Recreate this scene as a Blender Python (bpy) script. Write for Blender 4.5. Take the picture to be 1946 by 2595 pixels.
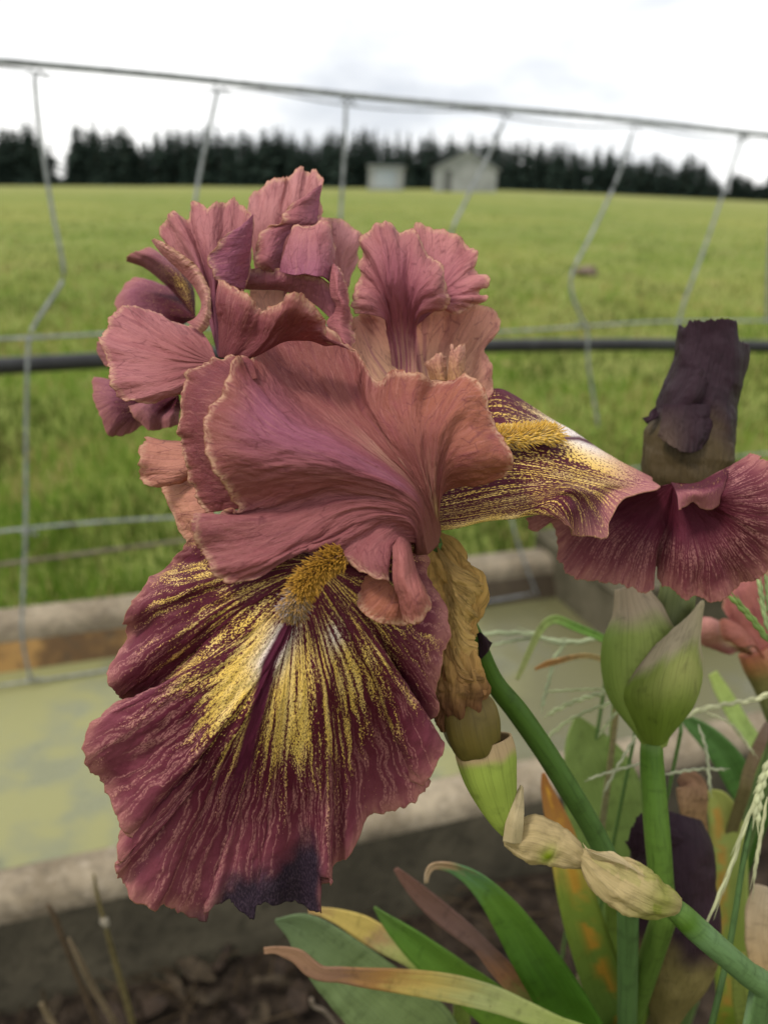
import bpy, bmesh, math, random
import numpy as np
from mathutils import Vector, noise as mnoise
rng = np.random.RandomState(7); random.seed(7)
for o in list(bpy.data.objects): bpy.data.objects.remove(o)
scene = bpy.context.scene; COL = scene.collection

# ------------------------------------------------------------------ camera
W, H, F = 1946.0, 2595.0, 2020.0            # photograph size and focal length in its pixels
CAM = np.array([0.0, 0.0, 1.05])
PITCH = math.atan((H/2-502)/F); ROLL = math.radians(2.5)
_f = np.array([0, math.cos(PITCH), -math.sin(PITCH)]); _u = np.array([0, math.sin(PITCH), math.cos(PITCH)]); _r = np.array([1., 0, 0])
RT = _r*math.cos(ROLL)+_u*math.sin(ROLL); UP = _u*math.cos(ROLL)-_r*math.sin(ROLL); FW = _f
cam = bpy.data.cameras.new('camera'); co = bpy.data.objects.new('camera', cam); COL.objects.link(co)
cam.sensor_fit = 'VERTICAL'; cam.sensor_height = 36.0; cam.lens = 36.0*F/H
cam.clip_start = 0.01; cam.clip_end = 3000
from mathutils import Matrix
M = Matrix(((RT[0], UP[0], -FW[0], CAM[0]), (RT[1], UP[1], -FW[1], CAM[1]), (RT[2], UP[2], -FW[2], CAM[2]), (0, 0, 0, 1)))
co.matrix_world = M
cam.dof.use_dof = True; cam.dof.focus_distance = 0.192; cam.dof.aperture_fstop = cam.lens/2.3; cam.dof.aperture_blades = 0
scene.camera = co

def ray(x, y): return FW + RT*((x-W/2)/F) - UP*((y-H/2)/F)
def PX(x, y, d): return CAM + ray(x, y)*d                      # pixel + axial depth (m)
def PXA(a): a = np.asarray(a, float); return CAM + (FW + RT*((a[..., 0:1]-W/2)/F) - UP*((a[..., 1:2]-H/2)/F))*a[..., 2:3]
def ONZ(x, y, z):
    d = ray(x, y); return CAM + d*((z-CAM[2])/d[2])

# ------------------------------------------------------------------ world, sun, exposure
world = bpy.data.worlds.new('World'); scene.world = world; world.use_nodes = True
wt = world.node_tree; wt.nodes.clear()
def wn(t): return wt.nodes.new(t)
wout = wn('ShaderNodeOutputWorld'); bg1 = wn('ShaderNodeBackground'); bg2 = wn('ShaderNodeBackground'); mxs = wn('ShaderNodeMixShader')
sky = wn('ShaderNodeTexSky'); sky.sky_type = 'NISHITA'; sky.sun_disc = False
SUN_EL, SUN_AZ = math.radians(58), math.radians(-115)
sky.sun_elevation = SUN_EL; sky.sun_rotation = SUN_AZ
bg1.inputs['Strength'].default_value = 0.1
wt.links.new(sky.outputs[0], bg1.inputs['Color'])
tc = wn('ShaderNodeTexCoord'); mp = wn('ShaderNodeMapping'); mp.inputs['Scale'].default_value = (1.0, 1.0, 2.6)
nz = wn('ShaderNodeTexNoise'); nz.inputs['Scale'].default_value = 2.6; nz.inputs['Detail'].default_value = 6; nz.inputs['Roughness'].default_value = .52
cr = wn('ShaderNodeValToRGB')
cr.color_ramp.elements[0].position = .36; cr.color_ramp.elements[0].color = (.54, .56, .60, 1)
cr.color_ramp.elements[1].position = .60; cr.color_ramp.elements[1].color = (1.06, 1.05, 1.03, 1)
wt.links.new(tc.outputs['Generated'], mp.inputs[0]); wt.links.new(mp.outputs[0], nz.inputs['Vector']); wt.links.new(nz.outputs['Fac'], cr.inputs[0])
wt.links.new(cr.outputs[0], bg2.inputs['Color']); bg2.inputs['Strength'].default_value = 0.80
mxs.inputs[0].default_value = .92
wt.links.new(bg1.outputs[0], mxs.inputs[1]); wt.links.new(bg2.outputs[0], mxs.inputs[2]); wt.links.new(mxs.outputs[0], wout.inputs[0])
sl = bpy.data.lights.new('sun', 'SUN'); sl.energy = 1.5; sl.angle = math.radians(12); sl.color = (1, .95, .87)
so = bpy.data.objects.new('sun', sl); COL.objects.link(so)
sd = Vector((math.sin(SUN_AZ)*math.cos(SUN_EL), math.cos(SUN_AZ)*math.cos(SUN_EL), math.sin(SUN_EL)))
so.rotation_euler = sd.to_track_quat('Z', 'Y').to_euler(); so.location = (0, 0, 5)
scene.view_settings.view_transform = 'Standard'; scene.view_settings.look = 'None'; scene.view_settings.gamma = 1
scene.view_settings.exposure = 0.88; scene.view_settings.use_curve_mapping = False
scene.render.resolution_x = 767; scene.render.resolution_y = 1024
scene.render.engine = 'CYCLES'

# ------------------------------------------------------------------ node helper
class MT:
    def __init__(s, name):
        s.m = bpy.data.materials.new(name); s.m.use_nodes = True; s.t = s.m.node_tree; s.t.nodes.clear()
        s.out = s.t.nodes.new('ShaderNodeOutputMaterial')
    def _set(s, sock, v):
        if isinstance(v, bpy.types.NodeSocket): s.t.links.new(v, sock)
        elif v is not None:
            if isinstance(v, (tuple, list)) and len(v) == 3 and sock.type == 'RGBA': v = (*v, 1)
            sock.default_value = v
    def n(s, typ, ins=None, **kw):
        nd = s.t.nodes.new(typ)
        for k, v in kw.items(): setattr(nd, k, v)
        for k, v in (ins or {}).items(): s._set(nd.inputs[k], v)
        return nd
    def math(s, op, a, b=0.0, c=0.0): return s.n('ShaderNodeMath', {0: a, 1: b, 2: c}, operation=op).outputs[0]
    def add(s, a, b): return s.math('ADD', a, b)
    def mul(s, a, b): return s.math('MULTIPLY', a, b)
    def mr(s, v, a, b, c=0., d=1., smooth=True): return s.n('ShaderNodeMapRange', {'Value': v, 'From Min': a, 'From Max': b, 'To Min': c, 'To Max': d}, interpolation_type='SMOOTHSTEP' if smooth else 'LINEAR').outputs[0]
    def mix(s, f, a, b, blend='MIX'):
        nd = s.t.nodes.new('ShaderNodeMix'); nd.data_type = 'RGBA'; nd.blend_type = blend
        s._set(nd.inputs[0], f); s._set(nd.inputs[6], a); s._set(nd.inputs[7], b); return nd.outputs[2]
    def attr(s, name, k='Fac'): return s.n('ShaderNodeAttribute', attribute_name=name).outputs[k]
    def pos(s, obj=False):
        return s.n('ShaderNodeTexCoord').outputs['Object'] if obj else s.n('ShaderNodeNewGeometry').outputs['Position']
    def vec(s, x, y, z=0.0): return s.n('ShaderNodeCombineXYZ', {0: x, 1: y, 2: z}).outputs[0]
    def sep(s, v): return s.n('ShaderNodeSeparateXYZ', {0: v}).outputs
    def scale(s, v, sc): return s.n('ShaderNodeMapping', {'Vector': v, 'Scale': sc}).outputs[0]
    def noise(s, v, sc=1.0, det=3.0, rough=.55, dist=0.0): return s.n('ShaderNodeTexNoise', {'Vector': v, 'Scale': sc, 'Detail': det, 'Roughness': rough, 'Distortion': dist}).outputs['Fac']
    def voro(s, v, sc=1.0, feat='F1'): return s.n('ShaderNodeTexVoronoi', {'Vector': v, 'Scale': sc}, feature=feat).outputs['Distance']
    def bump(s, h, st=.3, d=.001, nrm=None):
        return s.n('ShaderNodeBump', {'Strength': st, 'Distance': d, 'Height': h, **({'Normal': nrm} if nrm else {})}).outputs[0]
    def finish(s, col, rough=.6, nrm=None, spec=.3, trans=0.0, tcol=None, metal=0.0, alpha=None, sheen=0.0):
        p = s.n('ShaderNodeBsdfPrincipled', {'Base Color': col, 'Roughness': rough, 'Specular IOR Level': spec, 'Metallic': metal})
        if sheen: p.inputs['Sheen Weight'].default_value = sheen
        if nrm is not None: s._set(p.inputs['Normal'], nrm)
        sh = p.outputs[0]
        if trans:
            tr = s.n('ShaderNodeBsdfTranslucent', {'Color': tcol if tcol is not None else col})
            if nrm is not None: s._set(tr.inputs['Normal'], nrm)
            sh = s.n('ShaderNodeMixShader', {0: trans, 1: sh, 2: tr.outputs[0]}).outputs[0]
        if alpha is not None:
            tp = s.n('ShaderNodeBsdfTransparent'); sh = s.n('ShaderNodeMixShader', {0: alpha, 1: tp.outputs[0], 2: sh}).outputs[0]
        s.t.links.new(sh, s.out.inputs[0]); return s.m
def lin(r, g, b): return tuple(((c/255.)/12.92 if c/255. <= .04045 else ((c/255.+.055)/1.055)**2.4) for c in (r, g, b))

# ------------------------------------------------------------------ object helpers
def link(name, me, mat=None, parent=None):
    o = bpy.data.objects.new(name, me); COL.objects.link(o)
    if mat is not None and me is not None: me.materials.append(mat)
    if parent is not None: o.parent = parent
    return o
def tag(o, label=None, cat=None, group=None, kind=None):
    if label: o['label'] = label
    if cat: o['category'] = cat
    if group: o['group'] = group
    if kind: o['kind'] = kind
    return o
def thing(name, label, cat, group=None, loc=(0, 0, 0)):
    o = link(name, None); o.location = loc; bpy.context.view_layer.update(); return tag(o, label, cat, group)
def rebase(o, parent):                       # child of an Empty that is not at the origin: keep world position
    o.parent = parent; o.matrix_parent_inverse = Matrix.Translation(-Vector(parent.location)); return o
def mesh_from(verts, faces, smooth=True):
    me = bpy.data.meshes.new('m'); me.from_pydata([tuple(v) for v in verts], [], [tuple(int(i) for i in f) for f in faces]); 
    if smooth: me.polygons.foreach_set('use_smooth', [True]*len(me.polygons))
    me.update(); return me
class Bag:                                   # collects grids with attributes into one mesh
    def __init__(s): s.v = []; s.f = []; s.uv = []; s.at = {}; s.n = 0
    def grid(s, P, uv=None, closed=False, **at):
        nu, nv = P.shape[:2]; idx = np.arange(nu*nv).reshape(nu, nv)+s.n
        a = idx if not closed else np.vstack([idx, idx[:1]])
        q = np.stack([a[:-1, :-1], a[1:, :-1], a[1:, 1:], a[:-1, 1:]], -1).reshape(-1, 4)
        s.v.append(P.reshape(-1, 3)); s.f.append(q); s.n += nu*nv
        if uv is None:
            U, V = np.meshgrid(np.linspace(0, 1, nu), np.linspace(0, 1, nv), indexing='ij'); uv = np.stack([U, V], -1)
        s.uv.append(uv.reshape(-1, 2))
        for k, w in at.items(): s.at.setdefault(k, []).append(np.asarray(w, np.float32).reshape(nu*nv, -1))
        return idx
    def tris(s, V, Fc, uv=None, **at):
        V = np.asarray(V, float); s.v.append(V); s.f.extend([np.asarray(Fc)+s.n]); s.n += len(V)
        s.uv.append(np.zeros((len(V), 2)) if uv is None else uv)
        for k, w in at.items(): s.at.setdefault(k, []).append(np.asarray(w, np.float32).reshape(len(V), -1))
    def mesh(s, smooth=True):
        V = np.concatenate(s.v); me = bpy.data.meshes.new('m')
        loops = np.concatenate([f.reshape(-1) for f in s.f]).astype(np.int32)
        sizes = np.concatenate([np.full(len(f), f.shape[1]) for f in s.f]).astype(np.int32)
        me.vertices.add(len(V)); me.vertices.foreach_set('co', V.astype(np.float32).ravel())
        me.loops.add(len(loops)); me.loops.foreach_set('vertex_index', loops)
        me.polygons.add(len(sizes)); me.polygons.foreach_set('loop_start', np.concatenate([[0], np.cumsum(sizes)[:-1]]).astype(np.int32))
        try: me.polygons.foreach_set('loop_total', sizes)
        except Exception: pass
        me.update(calc_edges=True); me.validate()
        if smooth: me.polygons.foreach_set('use_smooth', np.ones(len(sizes), bool))
        uv = np.concatenate(s.uv); a = me.attributes.new('puv', 'FLOAT_VECTOR', 'POINT')
        a.data.foreach_set('vector', np.concatenate([uv, np.zeros((len(uv), 1))], 1).astype(np.float32).ravel())
        for k, l in s.at.items():
            w = np.concatenate(l)
            if w.shape[1] == 1: a = me.attributes.new(k, 'FLOAT', 'POINT'); a.data.foreach_set('value', w.ravel())
            else:
                w4 = np.concatenate([w, np.ones((len(w), 1), np.float32)], 1); a = me.attributes.new(k, 'FLOAT_COLOR', 'POINT'); a.data.foreach_set('color', w4.ravel())
        me.update(); return me

def herm(P, t, n=None, ts=None):             # nonuniform Catmull-Rom through P at parameters t, sampled at ts
    P = np.asarray(P, float); k = len(t)
    if k == 2:
        w = ((ts-t[0])/(t[1]-t[0])); return P[0]+(P[1]-P[0])*w.reshape((-1,)+(1,)*(P.ndim-1))
    m = np.zeros_like(P)
    for i in range(k):
        if i == 0: m[0] = (P[1]-P[0])/(t[1]-t[0])
        elif i == k-1: m[i] = (P[i]-P[i-1])/(t[i]-t[i-1])
        else: m[i] = (P[i+1]-P[i-1])/(t[i+1]-t[i-1])
    i = np.clip(np.searchsorted(t, ts, 'right')-1, 0, k-2); h = (t[i+1]-t[i]); x = (ts-t[i])/h
    sh = (-1,)+(1,)*(P.ndim-1); x = x.reshape(sh); h = h.reshape(sh)
    return (2*x**3-3*x**2+1)*P[i]+(x**3-2*x**2+x)*h*m[i]+(-2*x**3+3*x**2)*P[i+1]+(x**3-x**2)*h*m[i+1]
def spline(P, n):
    P = np.asarray(P, float); d = np.linalg.norm(np.diff(P, axis=0), axis=1)+1e-9; t = np.concatenate([[0], np.cumsum(d)])
    return herm(P, t, ts=np.linspace(0, t[-1], n))
def spline_tail(P, n, k):                     # the first k points get most of the samples
    P = np.asarray(P, float); d = np.linalg.norm(np.diff(P[:, :3], axis=0), axis=1)+1e-9; t = np.concatenate([[0], np.cumsum(d)])
    if k >= len(P): return herm(P, t, ts=np.linspace(0, t[-1], n)), np.linspace(0, 1, n)
    tv = t[k-1]; n1 = int(n*.8); ts = np.concatenate([np.linspace(0, tv, n1), np.linspace(tv, t[-1], n-n1+1)[1:]])
    return herm(P, t, ts=ts), ts/tv
def fbm1(x, seed, octs=4, rough=.55):        # smooth 1-D noise, about -1..1
    r = np.zeros_like(x); a = 1.; tot = 0
    for o in range(octs):
        rs = np.random.RandomState(seed*31+o); tab = rs.uniform(-1, 1, 512); xx = x*2**o+rs.uniform(0, 100); i = np.floor(xx).astype(int); f = xx-i; f = f*f*(3-2*f)
        r += a*(tab[i % 512]*(1-f)+tab[(i+1) % 512]*f); tot += a; a *= rough
    return r/tot
def fbm2(x, y, seed, octs=3, rough=.5):
    r = np.zeros_like(x); a = 1.; tot = 0
    for o in range(octs):
        rs = np.random.RandomState(seed*17+o); tab = rs.uniform(-1, 1, (128, 128)); xx = x*2**o+rs.uniform(0, 50); yy = y*2**o+rs.uniform(0, 50)
        i = np.floor(xx).astype(int); j = np.floor(yy).astype(int); f = xx-i; g = yy-j; f = f*f*(3-2*f); g = g*g*(3-2*g)
        A = tab[i % 128, j % 128]; B = tab[(i+1) % 128, j % 128]; C = tab[i % 128, (j+1) % 128]; D = tab[(i+1) % 128, (j+1) % 128]
        r += a*((A*(1-f)+B*f)*(1-g)+(C*(1-f)+D*f)*g); tot += a; a *= rough
    return r/tot
def normals(P):
    du = np.gradient(P, axis=0); dv = np.gradient(P, axis=1); n = np.cross(du, dv); return n/(np.linalg.norm(n, axis=-1, keepdims=True)+1e-12)

def gs(x, c, w): return np.exp(-((x-c)/w)**2)
def ss(x, a, b): t_ = np.clip((x-a)/(b-a), 0, 1); return t_*t_*(3-2*t_)
def zmap(x0, y0, w, outw): s = w/float(outw); return lambda p: (x0+p[0]*s, y0+p[1]*s)
Z1 = zmap(200, 400, 700, 1659); Z2 = zmap(700, 500, 650, 1659); Z3 = zmap(400, 850, 950, 1659); Z4 = zmap(200, 1350, 1000, 1659)
Z5 = zmap(1100, 780, 846, 1659); Z6 = zmap(1050, 1300, 896, 1659); Z7 = zmap(1050, 1900, 896, 1659); Z8 = zmap(600, 2050, 900, 1659)
ZL = zmap(0, 800, 500, 1005); ZC = zmap(1500, 1350, 446, 1518); ZS = lambda p: (p[0], p[1])

def lobe(bag, zm, ribs, root=None, nu=None, nv=70, seed=1, jag=.6, frill=.8, ffreq=.35, crinkle=.25, ruf=(0., 20., 0.), seam=(0, 0), sides=True, tint=None, margin=None, **masks):
    """A petal lobe: ribs run along the veins from the base to the margin; each point is (x, y, depth mm) read from the photograph.
    jag, frill, crinkle in mm."""
    R = []
    for rb in ribs:
        pts = ([root] if root is not None else [])+list(rb)
        R.append([(*zm(p), p[2]*.001) for p in pts])
    W3 = [PXA(np.array(r)) for r in R]
    G = np.stack([spline(w, nv) for w in W3])                     # ribs x nv x 3
    ends = .5*(G[:, int(nv*.45)]-G[:, 0])/.45+.5*G[:, int(nv*.8)]; dd = np.linalg.norm(np.diff(ends, axis=0), axis=1)+.0006; dd = np.sqrt(dd*dd.mean())
    t = np.concatenate([[0], np.cumsum(dd)]); width = np.linalg.norm(np.diff(G[:, -1], axis=0), axis=1).sum()
    if nu is None: nu = int(np.clip(width/.00035, 40, 420))
    ts = np.linspace(0, t[-1], nu); P = herm(G, t, ts=ts)
    u = ts/t[-1]; v = np.linspace(0, 1, nv); U, V = np.meshgrid(u, v, indexing='ij')
    wmm = width*1000; L = np.linalg.norm(np.diff(P, axis=1), axis=2).sum(1)*1000
    out = P[:, -1]-P[:, -4]; out /= (np.linalg.norm(out, axis=1, keepdims=True)+1e-9)
    j = fbm1(u*wmm*.55, seed, 4, .7)*jag*1.3 - np.abs(fbm1(u*wmm*.22, seed+3, 2))*jag*.9
    P = P+out[:, None, :]*(j[:, None]*np.clip((V-.72)/.28, 0, 1)**3)[..., None]*.001
    N = normals(P)
    disp = frill*fbm1(u*wmm*ffreq, seed+7, 3, .5)[:, None]*np.clip((V-.35)/.65, 0, 1)**2.2
    disp = disp+ruf[0]*np.sin(2*np.pi*(u*wmm/ruf[1]+.35*fbm1(u*wmm*.05, seed+5, 2))+ruf[2])[:, None]*np.clip((V-.25)/.75, 0, 1)**2.4
    disp = disp+crinkle*fbm2(U*wmm*.28+.8*fbm2(U*9, V*9, seed+2, 2), V*L[:, None]*.16, seed+11, 3)*np.clip(V*3, 0, 1)
    disp = disp+crinkle*.40*fbm2(U*wmm*.9, V*L[:, None]*.5, seed+13, 3)*np.clip(V*2-.6, 0, 1)
    P = P+N*disp[..., None]*.001
    edge = (1-V)*L[:, None]
    if sides: edge = np.minimum(edge, np.minimum(U, 1-U)*wmm*np.clip(V, .15, 1)+seam[0]*100)
    col = np.ones(U.shape+(3,))*.5
    if tint is not None: col = tint(U, V) if callable(tint) else np.ones(U.shape+(3,))*np.array(tint)
    rel = P-CAM; dz_ = rel@FW; o0 = zm((0, 0)); zs = zm((1, 0))[0]-o0[0]
    ZX = (W/2+F*(rel@RT)/dz_-o0[0])/zs; ZY = (H/2-F*(rel@UP)/dz_-o0[1])/zs
    mk = {k: (f[1](ZX, ZY) if isinstance(f, tuple) else f(U, V) if callable(f) else np.full(U.shape, f)) for k, f in masks.items()}
    mk.setdefault('far', V)
    bag.grid(P, np.stack([U*wmm/60., V*L.mean()/60.], -1), tint=col, edge=edge, pu=U, pv=V, **mk)
    return P
def solid(o, th):
    m = o.modifiers.new('thickness', 'SOLIDIFY'); m.thickness = th; m.offset = 0; return o

def tube(bag, zm, pts, ns=40, nr=24, seed=1, ripple=0., ridges=0, flat=1.0, cap=True, tail=None, twist=0., rough=0., topfn=None, **at):
    """round stem / bud: pts (x, y, depth mm, half-width) along its axis; tail = world points (x,y,z,radius) continuing it"""
    A = np.array([[*zm(p), p[2]*.001] for p in pts]); C = PXA(A)
    sc = zm((1, 0))[0]-zm((0, 0))[0]; r = np.array([p[3]*sc*p[2]*.001/F for p in pts])
    if tail is not None:
        T = np.array(tail, float); C = np.vstack([C, T[:, :3]]); r = np.concatenate([r, T[:, 3]])
    S, sv = spline_tail(np.hstack([C, r[:, None]]), ns, len(pts)); C = S[:, :3]; r = np.maximum(S[:, 3], 1e-5)
    tg = np.gradient(C, axis=0); tg /= np.linalg.norm(tg, axis=1, keepdims=True)
    a = np.cross(tg, FW); a /= (np.linalg.norm(a, axis=1, keepdims=True)+1e-9); b = np.cross(tg, a)
    th = np.linspace(0, 2*np.pi, nr, endpoint=False); s = sv
    TH, S2 = np.meshgrid(th, s, indexing='ij'); THt = TH+twist*S2
    rr = r[None, :]*(1+ripple*(np.cos(ridges*THt+seed) if ridges else 0)+rough*fbm2((np.cos(THt)+1)*2.2+5, S2*9, seed, 4)+rough*.8*fbm2((np.sin(THt)+1)*3.2+5, S2*6, seed+5, 4))
    P = C[None]+rr[..., None]*(np.cos(TH)[..., None]*a[None]+flat*np.sin(TH)[..., None]*b[None])
    if topfn is not None:                      # shorten each generatrix so that the open end is ragged
        tf = topfn(th)
        for q in range(nr):
            sq = sv*(1-tf[q]); P[q] = np.stack([np.interp(sq, sv, P[q][:, k]) for k in range(3)], -1)
    ln = np.linalg.norm(np.diff(C, axis=0), axis=1).sum()
    tint = at.pop('tint', (.2, .2, .1)); col = tint(TH/(2*np.pi), S2) if callable(tint) else np.ones(TH.shape+(3,))*np.array(tint)
    idx = bag.grid(P, np.stack([TH*r.mean()/.06, S2*(ln if tail is None else .15)/.06], -1), closed=True, tint=col, edge=np.full(TH.shape, 9.), pu=TH/(2*np.pi), pv=S2, far=S2)
    if cap:
        for e in (0, -1):
            bag.f.append(np.array([idx[::-1, e] if e == 0 else idx[:, e]]))
    return C

def blade(bag, zm, pts, tip=None, tilt=0., vee=.18, ns=70, nw=9, tail=None, seed=1, wav=.0, tint=(.1, .2, .05), th=None):
    """sword leaf: centreline (x, y, depth mm, half-width in the picture); tilt turns the blade about its length"""
    A = np.array([[*zm(p), p[2]*.001] for p in pts]); C = PXA(A)
    sc = zm((1, 0))[0]-zm((0, 0))[0]; r = np.array([p[3]*sc*p[2]*.001/F for p in pts])
    if tail is not None:
        T = np.array(tail, float); C = np.vstack([C, T[:, :3]]); r = np.concatenate([r, T[:, 3]])
    S, sv = spline_tail(np.hstack([C, r[:, None]]), ns, len(pts)); C = S[:, :3]; r = np.maximum(S[:, 3], 2e-4)
    tg = np.gradient(C, axis=0); tg /= np.linalg.norm(tg, axis=1, keepdims=True)
    a = np.cross(tg, FW); a /= (np.linalg.norm(a, axis=1, keepdims=True)+1e-9); b = np.cross(tg, a)
    s = sv; tw = tilt+wav*fbm1(s*3, seed, 2)
    w = np.linspace(-1, 1, nw); Wd, S2 = np.meshgrid(w, s, indexing='ij')
    e1 = a*np.cos(tw)[:, None]+b*np.sin(tw)[:, None]; e2 = -a*np.sin(tw)[:, None]+b*np.cos(tw)[:, None]
    k = 1/np.maximum(np.cos(tw), .35)
    P = C[None]+(Wd*(r*k)[None])[..., None]*e1[None]+((np.abs(Wd)*vee+.05*fbm2(Wd*2+3, S2*14, seed, 2))*r[None])[..., None]*e2[None]
    ln = np.linalg.norm(np.diff(C, axis=0), axis=1).sum()
    col = tint(Wd, S2/3.2) if callable(tint) else np.ones(Wd.shape+(3,))*np.array(tint)
    bag.grid(P, np.stack([(Wd+1)*.5*r.mean()*2/.06, S2*(ln if tail is None else .15)/.06], -1), tint=col, edge=(1-np.abs(Wd))*r[None]*1000, pu=Wd, pv=S2)
def grad(stops):                              # colour along the length, with ragged transitions
    ps = np.array([p for p, c in stops]); cs = np.array([c for p, c in stops])
    def f(u, s, k=.05, seed=[0]):
        seed[0] += 1; x = np.clip(s+k*.45*fbm2(u*3+7, s*40, 90+seed[0], 4, .65)+k*.25*fbm1(u*7, seed[0]+40, 2), 0, 1)
        return np.stack([np.interp(x, ps, cs[:, i]) for i in range(3)], -1)
    return f
exec_parts = []
# ================================================================== SETTING
def mat_simple(name, c1, c2, sc=30., rough=.8, bumpd=.002, bst=.4, spec=.2, det=5):
    m = MT(name); p = m.pos(); n = m.noise(p, sc, det, .6); col = m.mix(m.mr(n, .3, .7), c1, c2)
    return m.finish(col, rough, m.bump(m.noise(p, sc*4, 4), bst, bumpd), spec)
# --- terrain
RB = 160.0
bx = np.array([-300, 0, 500, 1000, 1250, 1600, 1946, 2300]); by = np.array([471, 470, 472, 478, 481, 495, 511, 528])
az_t, z_t = [], []
for x, y in zip(bx, by):
    d = ray(x, y); h = math.hypot(d[0], d[1]); az_t.append(math.atan2(d[0], d[1])); z_t.append(CAM[2]+d[2]/h*RB)
az_t = np.array(az_t); z_t = np.array(z_t)
def terr(x, y):
    x = np.asarray(x, float); y = np.asarray(y, float); r = np.hypot(x, y); az = np.arctan2(x, y)
    s = np.clip((r-3)/(RB-3), 0, 1.05); zz = np.interp(az, az_t, z_t)
    w = np.clip((r-2.5)/6, 0, 1)
    return zz*s + w*(.05*fbm2(x*.35+40, y*.35+40, 3, 3)) + np.clip((r-20)/60, 0, 1)*np.clip((150-r)/20, 0, 1)*.25*fbm2(x*.04+40, y*.04+40, 5, 2)
rs = np.concatenate([np.linspace(0, 3, 16)[1:], np.geomspace(3.2, 160, 90), np.linspace(165, 900, 14)]); th = np.linspace(-math.pi, math.pi, 241)
Rg, Tg = np.meshgrid(rs, th, indexing='ij'); X = Rg*np.sin(Tg); Y = Rg*np.cos(Tg); Zg = terr(X, Y)
b = Bag(); b.grid(np.stack([X, Y, Zg], -1)); b.tris([(0, 0, 0)]+[(rs[0]*math.sin(t), rs[0]*math.cos(t), 0) for t in th], [(0, i+2, i+1) for i in range(len(th)-1)])
m = MT('paddock'); p = m.pos(); big = m.noise(m.scale(p, (1, 1, 0)), .10, 4, .6); mid = m.noise(m.scale(p, (1, .5, 0)), .9, 5, .65); fine = m.noise(p, 14, 4, .7)
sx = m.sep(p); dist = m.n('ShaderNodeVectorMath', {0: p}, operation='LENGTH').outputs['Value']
c = m.mix(m.mr(mid, .35, .68), (.12, .155, .028), (.19, .21, .06)); c = m.mix(m.mr(big, .42, .68), c, (.21, .215, .055)); c = m.mix(m.mul(m.mr(fine, .45, .75), .6), c, (.06, .11, .02))
c = m.mix(m.mul(m.mr(m.noise(m.scale(p, (1, .35, 0)), 1.7, 3, .6), .60, .74), .55), c, (.27, .21, .09))
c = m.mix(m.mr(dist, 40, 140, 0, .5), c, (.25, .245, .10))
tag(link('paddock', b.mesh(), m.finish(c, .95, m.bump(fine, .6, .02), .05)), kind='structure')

# --- grass growing behind the trough (stuff)
def grass_mesh(n, region, hmin, hmax, wid, seed, lean=.5):
    rs_ = np.random.RandomState(seed); X, Y = region(rs_, n); Z = terr(X, Y)
    clump = .6+.6*np.clip(fbm2(X*3+60, Y*3+60, seed, 2)+.4, 0, 1.4)
    h = rs_.uniform(hmin, hmax, n)*clump; a = rs_.uniform(0, 2*math.pi, n); l = h*rs_.uniform(.1, lean, n); w = wid*rs_.uniform(.6, 1.3, n)*(1+np.hypot(X, Y)*.12)
    dx, dy = np.cos(a), np.sin(a); pb = rs_.uniform(0, math.pi, n); qx, qy = np.cos(pb), np.sin(pb)
    V = np.zeros((n, 5, 3)); V[:, 0] = np.stack([X-qx*w, Y-qy*w, Z-.01], 1); V[:, 1] = np.stack([X+qx*w, Y+qy*w, Z-.01], 1)
    V[:, 2] = np.stack([X+dx*l*.35+qx*w*.8, Y+dy*l*.35+qy*w*.8, Z+h*.6], 1); V[:, 3] = np.stack([X+dx*l*.35-qx*w*.8, Y+dy*l*.35-qy*w*.8, Z+h*.6], 1)
    V[:, 4] = np.stack([X+dx*l, Y+dy*l, Z+h], 1)
    i = np.arange(n)[:, None]*5; q = i+np.array([[0, 1, 2, 3]]); t = i+np.array([[3, 2, 4]])
    dry = (rs_.uniform(0, 1, n) < .10+.28*(fbm2(X*.8+30, Y*.8+30, 77, 2) > .18)); g = rs_.uniform(0, 1, (n, 1))
    cg = np.where(dry[:, None], np.array([[.33, .26, .10]])*(.6+.5*g), np.array([[.052, .135, .008]])*(1-g)+np.array([[.19, .26, .04]])*g)
    cg = cg*(.45+.75*ss(fbm2(X*2.2+20, Y*1.1+20, 41, 3), -.4, .4))[:, None]
    bg = Bag(); bg.tris(V.reshape(-1, 3), q, tint=np.repeat(cg, 5, 0)); bg.f.append(t); return bg.mesh(False)
m = MT('grass_blades'); c = m.attr('tint', 'Color'); GRASS = m.finish(c, .8, None, .03, .35)
def reg_back(rs_, n):
    r = 1.35+6.5*(-np.log(1-rs_.uniform(0, .9985, n)))**1.15; a = rs_.uniform(-.62, .66, n); return r*np.sin(a), r*np.cos(a)

# --- trough frame
TZ = .20
fa, fb = ONZ(0, 1545, TZ), ONZ(1345, 1392, TZ); E1 = (fb-fa); E1[2] = 0; E1 /= np.linalg.norm(E1); PN = np.array([E1[1], -E1[0], 0.])   # PN points to the camera
na, nb_ = ONZ(0, 2285, TZ), ONZ(1180, 1985, TZ); w1, w2 = float((na-fa)@PN), float((nb_-fa)@PN); TW = (w1+w2)/2
print('trough width', w1, w2, 'dir', E1)
def TP(s, p_, z): q = fa+E1*s+PN*p_; return np.array([q[0], q[1], z])
def keep_back(X, Y): return ((X-fa[0])*PN[0]+(Y-fa[1])*PN[1]) < -.10
def reg_g(rs_, n):
    X, Y = reg_back(rs_, n*2); k = keep_back(X, Y); X, Y = X[k][:n], Y[k][:n]
    if len(X) < n: X = np.resize(X, n); Y = np.resize(Y, n)
    return X, Y
tag(link('grass', grass_mesh(70000, reg_g, .03, .10, .0022, 4, .9), GRASS), 'short green and straw-coloured paddock grass behind the trough', 'grass', kind='stuff')

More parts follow.
